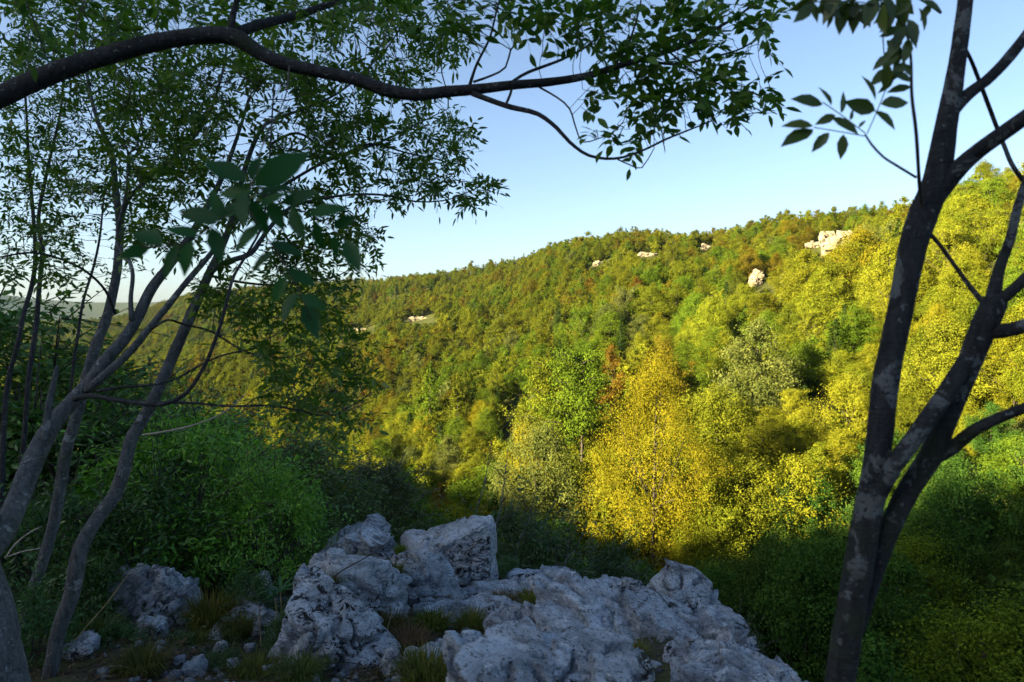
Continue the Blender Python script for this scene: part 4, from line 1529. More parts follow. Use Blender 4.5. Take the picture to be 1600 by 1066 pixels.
O4 = add_limb(T, 'branch', [(738, 146, 13, 2.98), (775, 160, 12, 2.96), (800, 168, 12, 2.94), (840, 178, 10, 2.92), (870, 200, 9, 2.9), (890, 222, 8, 2.9), (920, 243, 7, 2.9), (960, 248, 6, 2.88), (1000, 237, 5, 2.86), (1040, 218, 5, 2.85), (1072, 205, 4, 2.85), (1110, 190, 3, 2.85)], M_bark_o, 9, 0.09, 0.03, 24)
O5 = [add_limb(T, 'branch', r, M_bark_o, 7, 0.08, 0.03, 25 + i) for i, r in enumerate([
    [(733, 136, 8, 3.0), (745, 100, 6, 2.98), (765, 60, 5, 2.95), (775, 20, 4.5, 2.92), (786, -20, 4, 2.9)],
    [(740, 128, 6, 3.0), (768, 118, 5, 3.02), (790, 105, 4, 3.04), (798, 78, 4, 3.05), (812, 62, 3, 3.05)],
    [(800, 128, 7, 3.0), (825, 113, 7, 3.05), (880, 92, 6, 3.1), (920, 70, 5, 3.15), (950, 40, 4, 3.2), (995, 15, 3, 3.2)],
    [(835, 132, 5, 3.0), (870, 152, 4, 2.97), (890, 170, 4, 2.95), (900, 200, 3.5, 2.93), (912, 222, 3, 2.9), (948, 212, 2.5, 2.88)],
    [(790, 164, 6, 2.95), (797, 148, 6, 2.98), (800, 136, 6, 3.0)],
    [(965, 249, 3.5, 2.88), (985, 258, 3, 2.86), (1003, 262, 3, 2.84), (1022, 232, 2, 2.82)],
    [(960, 104, 6, 3.0), (985, 60, 5, 2.98), (1000, 10, 4, 2.96), (1004, -20, 3, 2.95)],
    [(1000, 95, 8, 3.0), (1060, 100, 6, 3.05), (1110, 90, 5, 3.1), (1160, 75, 4, 3.12), (1200, 48, 3, 3.15)],
    [(1045, 80, 5, 3.0), (1080, 110, 4, 2.98), (1120, 130, 3.5, 2.96), (1160, 150, 2.5, 2.95)]])]
g = np.random.default_rng(101)
att = np.concatenate([
    region([(770, 0), (1240, -10), (1215, 60), (1150, 100), (1215, 150), (1190, 200), (1110, 190), (1040, 165), (990, 225), (930, 200), (905, 150), (980, 110), (930, 60), (860, 50), (800, 70)], 430, 2.7, 3.3, g),
    region([(880, 0), (1150, 0), (1150, 60), (960, 80), (880, 60)], 130, 2.7, 3.3, g),
    region([(680, -10), (860, -10), (800, 50), (720, 70), (690, 40)], 110, 2.8, 3.3, g),
    region([(300, -40), (700, -40), (640, 30), (520, 50), (420, 20), (330, 30)], 70, 2.9, 3.5, g),
    region([(0, -60), (340, -60), (300, 30), (200, 60), (0, 80)], 55, 2.8, 3.5, g)])
dress(T, [O1[10:], O2, O3, O4] + O5, att, g, M_ash_near, 0.05, 0.42, 0.075, 1, 0.058, 0.10, 300, 'overhead', True, 0.0016, 2, 0.1)
# hanging twig of broad dark leaves close to the lens
tw = add_limb(T, 'twig', [(452, 104, 4, 3.0), (446, 150, 3, 2.3), (415, 215, 3.5, 1.6), (395, 280, 4, 1.2), (390, 330, 4, 1.12), (430, 390, 4, 1.1), (465, 450, 3, 1.1), (485, 500, 2, 1.1)], M_twig, 5, 0, 0.03, 41)
add_limb(T, 'twig', [(392, 310, 4, 1.14), (340, 345, 3, 1.12), (290, 380, 3, 1.1), (220, 385, 2, 1.1)], M_twig, 5, 0, 0.03, 42)
add_limb(T, 'twig', [(400, 300, 4, 1.14), (450, 320, 3, 1.14), (510, 350, 3, 1.15), (560, 395, 2, 1.15)], M_twig, 5, 0, 0.03, 43)
lf = [((385, 285), (325, 252)), ((390, 282), (405, 248)), ((396, 290), (470, 243)), ((395, 300), (345, 300)), ((400, 305), (462, 290)), ((392, 310), (415, 360)), ((385, 320), (330, 335)), ((350, 345), (330, 300)), ((345, 345), (285, 330)),
      ((330, 355), (345, 405)), ((310, 370), (262, 350)), ((300, 375), (285, 425)), ((280, 380), (255, 430)), ((255, 384), (215, 365)), ((235, 385), (190, 400)), ((420, 312), (440, 355)), ((440, 318), (490, 300)), ((455, 322), (475, 370)),
      ((480, 335), (530, 320)), ((495, 345), (500, 390)), ((520, 355), (552, 340)), ((540, 375), (560, 420)), ((525, 365), (520, 405)), ((410, 350), (370, 385)), ((420, 380), (470, 395)), ((430, 395), (395, 425)), ((445, 420), (490, 440)),
      ((450, 430), (425, 470)), ((465, 455), (440, 500)), ((475, 475), (495, 525)), ((470, 460), (505, 480)), ((400, 330), (440, 300)), ((378, 300), (380, 345))]
O, Dd, N, L = [], [], [], []
for a, b in lf:
    ya = 1.12 + g.normal() * 0.02
    pa, pb = P(a[0], a[1], ya), P(b[0], b[1], ya + g.normal() * 0.015)
    O.append(pa); Dd.append(nrm(pb - pa)); L.append(np.linalg.norm(pb - pa) * 1.15)
    N.append(nrm(np.array([0, -0.9, 0.6]) + g.normal(size=3) * 0.35))
leaf_objects(T, M_dark, np.array(O), np.array(Dd), np.array(N), np.array(L), 'dark')

THIN = 0.82
# --- thick grey tree on the left edge with several limbs
T = near_tree('many_limbed_tree', tuple(P(-10, 1066, 3.4)[:2]), 'thick grey tree at the left edge, its limbs fanning right', GRP)
gz = T.location.z
_, byb, _ = proj(np.array([[T.location.x, T.location.y, gz - 0.1]]))
add_limb(T, 'trunk', [(0, float(byb[0]) + 10, 150, 3.4), (-6, 1066, 128, 3.4), (-18, 970, 106, 3.45), (-30, 900, 84, 3.5), (-30, 850, 62, 3.55), (-5, 815, 50, 3.6)], M_bark_l, 18, 0.10, 0.04, 51)
C1 = add_limb(T, 'branch', [(-28, 870, 60, 3.52), (2, 835, 52, 3.6), (24, 790, 49, 3.7), (42, 742, 46, 3.8), (60, 702, 43, 3.9), (88, 655, 38, 4.0), (118, 622, 34, 4.1), (140, 598, 30, 4.15), (165, 563, 28, 4.2), (190, 535, 27, 4.3), (213, 500, 25, 4.4), (236, 452, 23, 4.5), (262, 418, 20, 4.6), (290, 380, 17, 4.7), (320, 330, 14, 4.8), (350, 270, 11, 4.9), (372, 210, 8, 5.0), (390, 150, 6, 5.1)], M_bark_l, 14, 0.09, 0.04, 52)
C2 = add_limb(T, 'branch', [(135, 610, 18, 4.1), (165, 585, 20, 4.1), (200, 553, 18, 4.15), (232, 515, 16, 4.2), (262, 478, 15, 4.25), (292, 440, 13, 4.3), (322, 405, 12, 4.4), (350, 370, 10, 4.5), (385, 330, 8, 4.6), (430, 290, 6, 4.7)], M_bark_l, 10, 0.09, 0.04, 53)
C3 = add_limb(T, 'branch', [(96, 648, 8, 4.06), (116, 624, 12, 4.06), (145, 619, 12, 4.0), (175, 624, 11, 3.9), (215, 630, 11, 3.85), (252, 632, 11, 3.82), (280, 622, 10, 3.8), (303, 600, 9, 3.8), (325, 560, 9, 3.8), (343, 512, 8, 3.8), (355, 468, 8, 3.82), (366, 430, 7, 3.85), (390, 390, 6, 3.9), (410, 350, 5, 3.95), (418, 290, 4, 4.0), (424, 200, 4, 4.1), (428, 130, 3, 4.2)], M_bark_o, 9, 0.08, 0.04, 54)
C4 = add_limb(T, 'branch', [(240, 629, 7, 3.82), (300, 630, 6, 3.9), (360, 635, 5, 4.0), (420, 634, 5, 4.1), (470, 642, 4.5, 4.2), (505, 650, 4, 4.3), (530, 645, 3.5, 4.4), (580, 615, 2.5, 4.5)], M_bark_o, 7, 0.08, 0.04, 55)
add_limb(T, 'branch', [(70, 690, 17, 3.85), (73, 655, 16, 3.85), (80, 615, 14, 3.85), (89, 574, 11, 3.85)], M_bark_l, 9, 0.12, 0.03, 56)
C5 = add_limb(T, 'branch', [(150, 612, 7, 4.0), (190, 605, 7, 4.0), (235, 602, 6, 4.0), (275, 592, 5, 4.05), (310, 572, 5, 4.1), (350, 555, 4, 4.2), (400, 545, 3, 4.3)], M_bark_o, 7, 0.08, 0.04, 57)
C6 = add_limb(T, 'branch', [(205, 500, 12, 4.35), (204, 465, 10, 4.4), (207, 430, 9, 4.45), (200, 405, 9, 4.5), (187, 390, 8, 4.55), (183, 360, 7, 4.6), (197, 300, 6, 4.7), (200, 240, 5, 4.8)], M_bark_l, 8, 0.09, 0.04, 58)
C7 = add_limb(T, 'branch', [(235, 515, 6, 4.2), (262, 500, 5.5, 4.2), (290, 508, 5, 4.3), (330, 518, 5, 4.4), (380, 548, 4, 4.5), (430, 560, 3, 4.6)], M_bark_o, 7, 0.08, 0.04, 59)
g = np.random.default_rng(202)
att = np.concatenate([region([(180, 60), (450, 60), (560, 180), (520, 320), (380, 330), (300, 400), (200, 380), (150, 200)], 430, 4.2, 5.6, g),
                      region([(400, 480), (540, 470), (600, 590), (560, 680), (470, 670), (400, 600)], 110, 3.9, 4.9, g),
                      region([(330, 430), (470, 440), (520, 500), (420, 520), (350, 500)], 60, 3.9, 4.9, g)])
dress(T, [C1[40:], C2, C3[20:], C4, C5, C6, C7], att, g, M_ash, 0.07, 0.7, 0.10, 5, 0.063, 0.13, inner=2)

# --- slim tree standing behind the thick one
T = near_tree('straight_grey_tree', tuple(P(40, 940, 5.0)[:2]), 'straighter grey stem rising just behind the thick left tree', GRP)
E1 = add_limb(T, 'trunk', [(36, 985, 24, 5.0), (50, 923, 22, 5.0), (67, 877, 24, 5.0), (83, 820, 25, 5.0), (94, 760, 25, 5.0), (102, 710, 25, 5.0), (114, 668, 24, 5.0), (124, 635, 24, 5.0), (136, 590, 25, 5.05), (150, 540, 24, 5.1), (165, 500, 22, 5.2), (178, 452, 20, 5.3), (184, 410, 19, 5.4), (187, 355, 17, 5.5),
                           (180, 290, 14, 5.6), (173, 235, 12, 5.7), (152, 188, 9, 5.8), (138, 130, 7, 5.9), (130, 60, 5, 6.0), (128, -20, 4, 6.1)], M_bark_l, 12, 0.09, 0.04, 61)
E2 = add_limb(T, 'branch', [(186, 370, 11, 5.5), (196, 320, 11, 5.5), (215, 295, 10, 5.5), (262, 252, 9, 5.6), (300, 217, 8, 5.7), (330, 170, 6, 5.8), (350, 100, 5, 5.9), (360, 20, 4, 6.0)], M_bark_l, 9, 0.09, 0.04, 62)
E3 = add_limb(T, 'branch', [(180, 490, 7, 5.2), (165, 455, 6, 5.1), (135, 425, 6, 5.0), (95, 405, 5, 4.9), (50, 395, 5, 4.8), (0, 402, 4, 4.7), (-40, 410, 3, 4.6)], M_bark_o, 7, 0.08, 0.04, 63)
g = np.random.default_rng(303)
att = np.concatenate([region([(0, -20), (420, -20), (430, 120), (330, 230), (210, 300), (110, 330), (60, 250), (0, 230)], 500, 4.8, 6.8, g),
                      region([(0, 230), (110, 330), (120, 440), (0, 430)], 60, 4.7, 5.4, g)])
dress(T, [E1[60:], E2, E3], att, g, M_ash, 0.08, 0.75, 0.11, 5, 0.063, 0.135, inner=2)

# --- leaning tree whose crown spreads to the right
T = near_tree('leaning_grey_tree', tuple(P(70, 1090, 4.2)[:2]), 'slim grey trunk leaning right in front of the bright bush', GRP)
_, byb, _ = proj(np.array([[T.location.x, T.location.y, T.location.z - 0.1]]))
D1 = add_limb(T, 'trunk', [(66, max(1085.0, float(byb[0])), 34, 4.2), (76, 1066, 32, 4.2), (92, 985, 33, 4.2), (112, 925, 36, 4.2), (128, 853, 34, 4.2), (152, 810, 32, 4.25), (178, 775, 31, 4.3), (193, 735, 30, 4.3), (205, 688, 29, 4.35), (228, 648, 27, 4.4), (247, 608, 26, 4.4), (267, 562, 25, 4.5), (288, 515, 24, 4.5), (310, 465, 22, 4.6), (325, 432, 20, 4.6),
                           (342, 395, 17, 4.7), (362, 345, 14, 4.8), (385, 255, 11, 4.9), (408, 202, 9, 5.0), (430, 187, 8, 5.1), (473, 170, 6, 5.2), (533, 142, 5, 5.3), (600, 80, 4, 5.4), (640, 20, 3, 5.5)], M_bark_l, 14, 0.09, 0.04, 71)
D2 = add_limb(T, 'branch', [(325, 432, 13, 4.6), (340, 416, 14, 4.6), (368, 405, 13, 4.6), (392, 396, 12, 4.6), (412, 368, 10, 4.65), (440, 335, 9, 4.7), (470, 318, 7, 4.8), (540, 305, 6, 4.9), (600, 305, 5, 5.0), (650, 315, 4, 5.0), (700, 312, 3, 5.0), (750, 292, 2, 5.0)], M_bark_l, 9, 0.09, 0.04, 72)
D3 = add_limb(T, 'branch', [(410, 202, 7, 5.0), (420, 225, 7, 5.0), (465, 208, 6, 5.0), (520, 240, 5, 5.1), (560, 235, 5, 5.1), (610, 215, 4, 5.2), (660, 190, 3, 5.2), (700, 170, 2, 5.2)], M_bark_o, 8, 0.09, 0.04, 73)
D4 = add_limb(T, 'branch', [(362, 345, 8, 4.8), (420, 305, 7, 4.9), (490, 262, 7, 5.0), (540, 240, 6, 5.1), (580, 225, 5, 5.2), (640, 240, 4, 5.2), (690, 250, 3, 5.2)], M_bark_o, 8, 0.09, 0.04, 74)
D5 = add_limb(T, 'branch', [(325, 430, 7, 4.6), (370, 440, 6, 4.7), (420, 445, 5, 4.8), (470, 440, 4, 4.9), (530, 430, 3, 5.0), (570, 400, 2, 5.0)], M_bark_o, 7, 0.08, 0.04, 75)
g = np.random.default_rng(404)
att = np.concatenate([region([(420, 0), (640, -10), (740, 50), (700, 110), (690, 170), (740, 200), (720, 250), (790, 295), (740, 330), (690, 300), (600, 325), (540, 290), (560, 240), (480, 200), (430, 120)], 560, 4.6, 5.9, g),
                      region([(430, 340), (560, 330), (600, 370), (590, 400), (560, 450), (480, 460), (420, 430)], 120, 4.4, 5.4, g)])
dress(T, [D1[70:], D2, D3, D4, D5], att, g, M_ash, 0.07, 0.7, 0.10, 5, 0.063, 0.13, inner=2)

# --- thin stems farther back at the left edge
for rows, lab, sd, poly in (
    ([(5, 690, 12, 6.8), (13, 595, 11, 6.8), (27, 540, 11, 6.8), (37, 490, 10, 6.9), (50, 445, 10, 7.0), (55, 400, 9, 7.0), (52, 340, 8, 7.1), (45, 260, 7, 7.2), (40, 160, 5, 7.3), (30, 60, 4, 7.4)], 'thin dark sapling at the far left edge, leftmost stem', 81, [(-20, 60), (90, 60), (130, 200), (110, 420), (-20, 440)]),
    ([(32, 760, 12, 6.3), (38, 680, 11, 6.3), (45, 590, 11, 6.3), (55, 520, 11, 6.4), (62, 440, 10, 6.5), (66, 390, 10, 6.5), (60, 340, 8, 6.6), (75, 260, 7, 6.7), (95, 170, 5, 6.8), (100, 80, 4, 6.9)], 'thin dark sapling at the far left, second stem', 82, [(20, 60), (160, 60), (190, 220), (130, 400), (20, 420)]),
    ([(108, 660, 7, 7.5), (115, 570, 7, 7.5), (122, 520, 6.5, 7.5), (130, 470, 6, 7.6), (145, 420, 5.5, 7.7), (155, 375, 5, 7.8), (160, 330, 4, 7.9), (165, 280, 3, 8.0)], 'very thin sapling left of the straighter grey stem', 83, [(100, 280), (230, 280), (230, 440), (110, 450)])):
    b = P(rows[0][0], rows[0][1], rows[0][3])
    T = near_tree('sapling', (b[0], b[1]), lab, GRP)
    _, byb, _ = proj(np.array([[b[0], b[1], T.location.z - 0.1]]))
    tr_ = add_limb(T, 'trunk', [(rows[0][0] - 6, float(byb[0]), 14 if sd < 83 else 9, rows[0][3])] + rows, M_bark_o, 8, 0.08, 0.06, sd)
    g = np.random.default_rng(sd * 5)
    att = region(poly, 105 if sd < 83 else 34, rows[-1][3] - 1.0, rows[-1][3] + 0.3, g)
    dress(T, [tr_[50:]], att, g, M_ash, 0.09, 0.9, 0.13, 2, 0.055, 0.14, inner=3)

# ------------------------------------------------------------------ shrubs and saplings round the ledge
def shrub_pair(H, Rc, ncl, per, L, g, stems=9):
    tr, cr = MB(), MB()
    c = []
    for i in range(ncl):
        a = g.uniform(0, 6.283)
        h = g.uniform(0.12, 1.0)
        r = Rc * math.sin(min(1, h * 0.85 + 0.15) ** 0.7 * math.pi * 0.93) * g.uniform(0.35, 1.05) ** 0.6 + 0.05
        c.append((r * math.cos(a), r * math.sin(a), H * h))
    c = np.array(c)
    rad = Rc * g.uniform(0.10, 0.24, ncl)
    m = ncl * per
    d = nrm(g.normal(size=(ncl, per, 3)) + [0, 0, 0.3])
    p = (c[:, None] + d * rad[:, None, None] * g.uniform(0.3, 1.15, (ncl, per, 1))).reshape(-1, 3)
    dd_ = nrm(d.reshape(-1, 3) * 0.7 + g.normal(size=(m, 3)) * 0.6 + [0, 0, -0.2])
    nn = nrm(g.normal(size=(m, 3)) * 0.5 + [0, 0, 0.9] + d.reshape(-1, 3) * 0.3)
    batch_leaves(cr, p, dd_, nn, L * g.uniform(0.7, 1.3, m), g)
    for i in range(95):
        b0 = c[g.integers(0, ncl)]
        dr = nrm(np.array([b0[0], b0[1], 0.0]) / max(Rc, 0.1) * 0.8 + [0, 0, g.uniform(0.1, 1.0)] + g.normal(size=3) * 0.35)
        ln = Rc * g.uniform(0.3, 1.0)
        tt = np.linspace(0.1, 1, 13)[:, None]
        pts_ = b0 + dr * ln * tt + np.array([0, 0, -0.18 * ln]) * tt ** 2
        tube(tr, pts_[::3], np.linspace(0.006, 0.002, len(pts_[::3])), 4)
        sgn = np.where(np.arange(13) % 2, 1, -1)[:, None]
        sd_ = nrm(np.cross(dr, [0, 0, 1.0]) + 1e-6)
        batch_leaves(cr, pts_, nrm(dr * 0.6 + sd_ * sgn + g.normal(size=(13, 3)) * 0.25), nrm(g.normal(size=(13, 3)) * 0.4 + [0, 0, 1]), L * g.uniform(0.8, 1.5, 13), g)
    for i in range(min(stems * 3, ncl)):
        e = c[i]
        s0 = np.array([g.normal() * 0.08 * Rc, g.normal() * 0.08 * Rc, -0.15])
        tube(tr, np.stack([s0, (s0 + e) * 0.5 + [0, 0, 0.1 * H], e]), [0.02, 0.012, 0.003], 4)
    return tr.mesh('shrub_stems', M_twig, True), cr.mesh('shrub_foliage', M_bush)


g = np.random.default_rng(909)
SH = [shrub_pair(1.6, 1.1, 130, 70, 0.06, g), shrub_pair(1.6, 1.0, 110, 60, 0.075, g), shrub_pair(2.4, 1.0, 120, 60, 0.075, g)]
shr = [  # px, py of the top, depth, height m, width scale, prototype, colour, name, label
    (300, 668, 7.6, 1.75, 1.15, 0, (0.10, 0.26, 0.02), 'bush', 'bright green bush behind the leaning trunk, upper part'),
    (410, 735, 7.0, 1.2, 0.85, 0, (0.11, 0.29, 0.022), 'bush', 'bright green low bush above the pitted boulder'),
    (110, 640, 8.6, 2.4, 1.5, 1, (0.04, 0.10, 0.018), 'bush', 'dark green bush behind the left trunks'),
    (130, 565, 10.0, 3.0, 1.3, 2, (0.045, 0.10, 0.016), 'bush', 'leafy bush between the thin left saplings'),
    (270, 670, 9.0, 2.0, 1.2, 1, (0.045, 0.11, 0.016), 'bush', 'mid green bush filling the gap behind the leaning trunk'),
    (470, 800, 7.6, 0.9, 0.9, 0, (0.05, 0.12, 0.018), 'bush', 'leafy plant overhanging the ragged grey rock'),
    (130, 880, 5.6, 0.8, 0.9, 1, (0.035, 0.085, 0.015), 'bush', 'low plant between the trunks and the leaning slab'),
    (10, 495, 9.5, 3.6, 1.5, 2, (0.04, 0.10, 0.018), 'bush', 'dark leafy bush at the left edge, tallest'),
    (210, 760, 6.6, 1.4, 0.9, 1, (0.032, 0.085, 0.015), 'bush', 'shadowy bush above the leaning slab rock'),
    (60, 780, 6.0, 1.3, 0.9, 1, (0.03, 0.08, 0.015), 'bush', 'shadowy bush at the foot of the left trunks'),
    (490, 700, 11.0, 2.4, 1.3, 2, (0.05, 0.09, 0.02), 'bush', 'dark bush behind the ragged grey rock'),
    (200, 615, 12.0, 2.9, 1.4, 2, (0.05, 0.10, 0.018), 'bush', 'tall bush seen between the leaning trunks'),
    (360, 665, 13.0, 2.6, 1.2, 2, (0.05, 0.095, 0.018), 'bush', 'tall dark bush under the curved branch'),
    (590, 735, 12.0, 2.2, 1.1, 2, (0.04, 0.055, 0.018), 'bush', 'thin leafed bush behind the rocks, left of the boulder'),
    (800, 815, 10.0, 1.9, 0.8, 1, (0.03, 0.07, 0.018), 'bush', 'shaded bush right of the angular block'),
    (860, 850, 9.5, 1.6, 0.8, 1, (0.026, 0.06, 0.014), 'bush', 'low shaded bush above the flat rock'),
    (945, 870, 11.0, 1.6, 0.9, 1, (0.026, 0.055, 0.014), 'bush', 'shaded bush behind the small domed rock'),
    (1160, 985, 6.6, 0.9, 0.5, 1, (0.05, 0.06, 0.025), 'bush', 'small bush at the cliff edge right of the slab'),
    (385, 905, 5.9, 0.5, 0.9, 1, (0.03, 0.085, 0.016), 'low_plant', 'low leafy plant right of the mossy grass mound'),
    (455, 960, 5.0, 0.4, 0.9, 0, (0.035, 0.095, 0.02), 'low_plant', 'low leafy plant against the pitted boulder'),
    (275, 1000, 4.9, 0.4, 1.0, 1, (0.03, 0.08, 0.016), 'low_plant', 'low leafy plant behind the fallen pale branch'),
    (180, 985, 4.8, 0.45, 0.9, 1, (0.028, 0.08, 0.015), 'low_plant', 'low leafy plant right of the slim leaning trunk'),
    (25, 930, 4.6, 0.7, 0.9, 1, (0.03, 0.085, 0.016), 'low_plant', 'low leafy plant right of the thick left trunk'),
    (345, 1020, 4.6, 0.3, 1.1, 0, (0.035, 0.085, 0.018), 'low_plant', 'small leafy weed above the lower edge'),
    (790, 880, 7.8, 0.6, 0.9, 1, (0.035, 0.085, 0.018), 'low_plant', 'leafy plant at the right foot of the angular block'),
    (330, 850, 6.8, 0.7, 0.6, 0, (0.035, 0.085, 0.016), 'bush', 'small leafy plant at the base of the bright bush'),
]
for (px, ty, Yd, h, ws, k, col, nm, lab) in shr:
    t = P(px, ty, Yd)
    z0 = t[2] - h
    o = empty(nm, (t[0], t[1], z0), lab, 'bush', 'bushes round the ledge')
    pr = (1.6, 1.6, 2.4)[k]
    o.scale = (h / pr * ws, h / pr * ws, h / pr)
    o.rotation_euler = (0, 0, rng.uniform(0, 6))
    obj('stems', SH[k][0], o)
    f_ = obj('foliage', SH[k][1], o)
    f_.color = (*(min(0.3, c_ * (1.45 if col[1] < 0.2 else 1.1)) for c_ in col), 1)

# slender bare saplings below the ledge
for px, py0, py1, Yd, w, lab in ((778, 700, 880, 9.0, 5, 'thin bare sapling right of the angular block'), (820, 770, 870, 9.6, 5, 'leaning grey dead stem above the flat rock'), (752, 690, 830, 11.0, 3, 'very thin bare sapling behind the angular block'), (895, 830, 890, 9.0, 4, 'short dead stem over the dark hollow')):
    a, b = P(px - 14, py1, Yd), P(px + 16, py0, Yd + 0.4)
    o = empty('bare_sapling', a, lab, 'sapling', 'bare stems below the ledge')
    mb = MB()
    cc = catmull(np.array([a - [0.05, 0, 1.5], a, (a + b) / 2 + [0.03, 0, 0], b]), 0.08)
    tube(mb, cc - a, np.linspace(w * Yd / F / 2, 0.004, len(cc)), 6)
    mb.build('stem', M_bark_l, o, True)
    mb = MB()
    for q in range(7):
        s = cc[len(cc) // 2 + q * (len(cc) // 2 - 2) // 7]
        e = s + np.array([rng.normal() * 0.25, rng.normal() * 0.2, 0.25 + 0.2 * rng.random()])
        tube(mb, np.stack([s, (s + e) / 2 + rng.normal(size=3) * 0.03, e]) - a, [0.008, 0.005, 0.002], 4)
    mb.build('twigs', M_twig, o, True)['kind'] = 'stuff'

# ------------------------------------------------------------------ grass, plants and dead wood
def tuft_mesh(n, H, spread, g, w=0.0035):
    mb = MB()
    for i in range(n):
        a = g.uniform(0, 6.283)
        r = spread * g.random() ** 0.6 * 0.4
        b = np.array([r * math.cos(a), r * math.sin(a), -0.02])
        h = H * g.uniform(0.5, 1.1)
        out = np.array([math.cos(a), math.sin(a), 0]) * g.uniform(0.15, 0.8) * h + g.normal(size=3) * 0.12 * h
        p = np.stack([b, b + out * 0.22 + [0, 0, h * 0.5], b + out * 0.6 + [0, 0, h * 0.82], b + out * 1.05 + [0, 0, h * g.uniform(0.55, 0.95)]])
        s = np.array([-math.sin(a), math.cos(a), 0]) * w
        v = np.stack([p[0] - s, p[0] + s, p[1] - s * .9, p[1] + s * .9, p[2] - s * .6, p[2] + s * .6, p[3], p[3]])[:7]
        mb.add(v, [(0, 1, 3, 2), (2, 3, 5, 4)], [(4, 5, 6)], float(np.clip(0.5 + 0.28 * g.normal(), 0, 1)))
    return mb.mesh('grass_blades', M_grass)


g = np.random.default_rng(11)
TU = [tuft_mesh(700, 0.15, 0.22, g, 0.0022) for _ in range(3)]
for k, (px, py, Yd, s, col, lab) in enumerate([
    (850, 962, 5.7, 1.15, (0.075, 0.09, 0.016), 'largest green grass tuft in the middle of the ledge'),
    (785, 950, 6.0, 0.9, (0.085, 0.07, 0.025), 'brownish grass tuft left of the largest tuft'),
    (826, 945, 6.1, 0.9, (0.075, 0.08, 0.018), 'grass tuft behind the largest tuft'),
    (675, 985, 5.3, 1.0, (0.06, 0.08, 0.015), 'round grass tuft under the cracked boulder'),
    (735, 982, 5.4, 0.9, (0.07, 0.085, 0.02), 'grass tuft left of the squat grey stone'),
    (995, 948, 6.3, 1.0, (0.075, 0.09, 0.02), 'grass tuft left of the rounded pale boulder'),
    (1018, 955, 6.0, 0.7, (0.075, 0.09, 0.02), 'small grass tuft at the pale boulder foot'),
    (900, 930, 6.6, 0.7, (0.08, 0.08, 0.02), 'grass tuft beside the low flat rock'),
    (940, 935, 6.5, 0.7, (0.09, 0.07, 0.03), 'dry grass tuft under the small domed rock'),
    (1000, 985, 5.3, 0.5, (0.06, 0.07, 0.025), 'small tuft in a crack of the wide slab'),
    (1038, 992, 5.2, 0.45, (0.07, 0.07, 0.03), 'tiny dry tuft on the wide slab'),
    (985, 1032, 4.5, 0.8, (0.085, 0.09, 0.025), 'straggly grass between the two slabs'),
    (960, 1020, 4.7, 0.7, (0.10, 0.085, 0.05), 'pale dry grass between the two slabs'),
    (608, 905, 5.9, 0.9, (0.05, 0.065, 0.015), 'dark tuft growing in the boulder crevice'),
    (625, 862, 6.6, 0.45, (0.06, 0.10, 0.015), 'small moss-green tuft at the angular block base'),
    (612, 985, 5.0, 0.9, (0.06, 0.055, 0.02), 'brown tuft beside the pitted boulder'),
    (640, 1010, 4.8, 0.9, (0.11, 0.075, 0.045), 'reddish dry grass right of the pitted boulder'),
    (665, 1066, 4.0, 1.2, (0.07, 0.08, 0.02), 'grass at the lower edge beside the front slab'),
    (505, 925, 5.2, 0.9, (0.07, 0.085, 0.018), 'grass tuft on top of the pitted boulder'),
    (330, 975, 5.6, 1.5, (0.06, 0.065, 0.014), 'broad mossy grass mound beside the leaning slab'),
    (220, 1055, 4.3, 1.1, (0.06, 0.065, 0.02), 'grass by the fallen pale branch'),
    (400, 1066, 4.2, 1.1, (0.055, 0.07, 0.018), 'grass left of the pitted boulder at the lower edge'),
    (470, 1064, 4.1, 1.0, (0.055, 0.08, 0.025), 'bluish grass at the foot of the pitted boulder'),
    (370, 990, 5.2, 0.9, (0.05, 0.06, 0.018), 'dull grass below the rosette plant'),
    (1155, 1012, 5.4, 0.6, (0.08, 0.075, 0.03), 'dry tuft beside the small upright rock'),
    (735, 1045, 4.2, 0.7, (0.08, 0.075, 0.03), 'dry tuft at the front slab left end'),
    (700, 955, 6.0, 0.8, (0.07, 0.085, 0.018), 'green tuft at the right foot of the cracked boulder'),
    (765, 965, 5.8, 0.7, (0.075, 0.085, 0.02), 'green tuft between bedrock and squat stone'),
    (875, 945, 6.2, 0.9, (0.075, 0.09, 0.018), 'green tuft right behind the largest tuft'),
    (560, 885, 6.2, 0.7, (0.06, 0.085, 0.018), 'green tuft under the ragged grey rock'),
    (1075, 1040, 4.7, 0.6, (0.08, 0.085, 0.025), 'short tuft beside the knobbly rock rim'),
    (300, 1015, 5.0, 0.9, (0.055, 0.07, 0.02), 'dull grass left of the mossy mound'),
    (150, 1000, 4.9, 1.0, (0.055, 0.075, 0.02), 'dark grass behind the slim leaning trunk')]):
    b = P(px, py, Yd)
    o = obj('grass_tuft', TU[k % 3])
    o.location = b - [0, 0, 0.015]
    o.scale = (s * 1.3, s * 1.3, s * 1.2)
    o.rotation_euler = (0, 0, k * 1.3)
    o.color = (*(c_ * 1.5 for c_ in col), 1)
    tag(o, lab, 'grass tuft', 'grass tufts on the ledge')

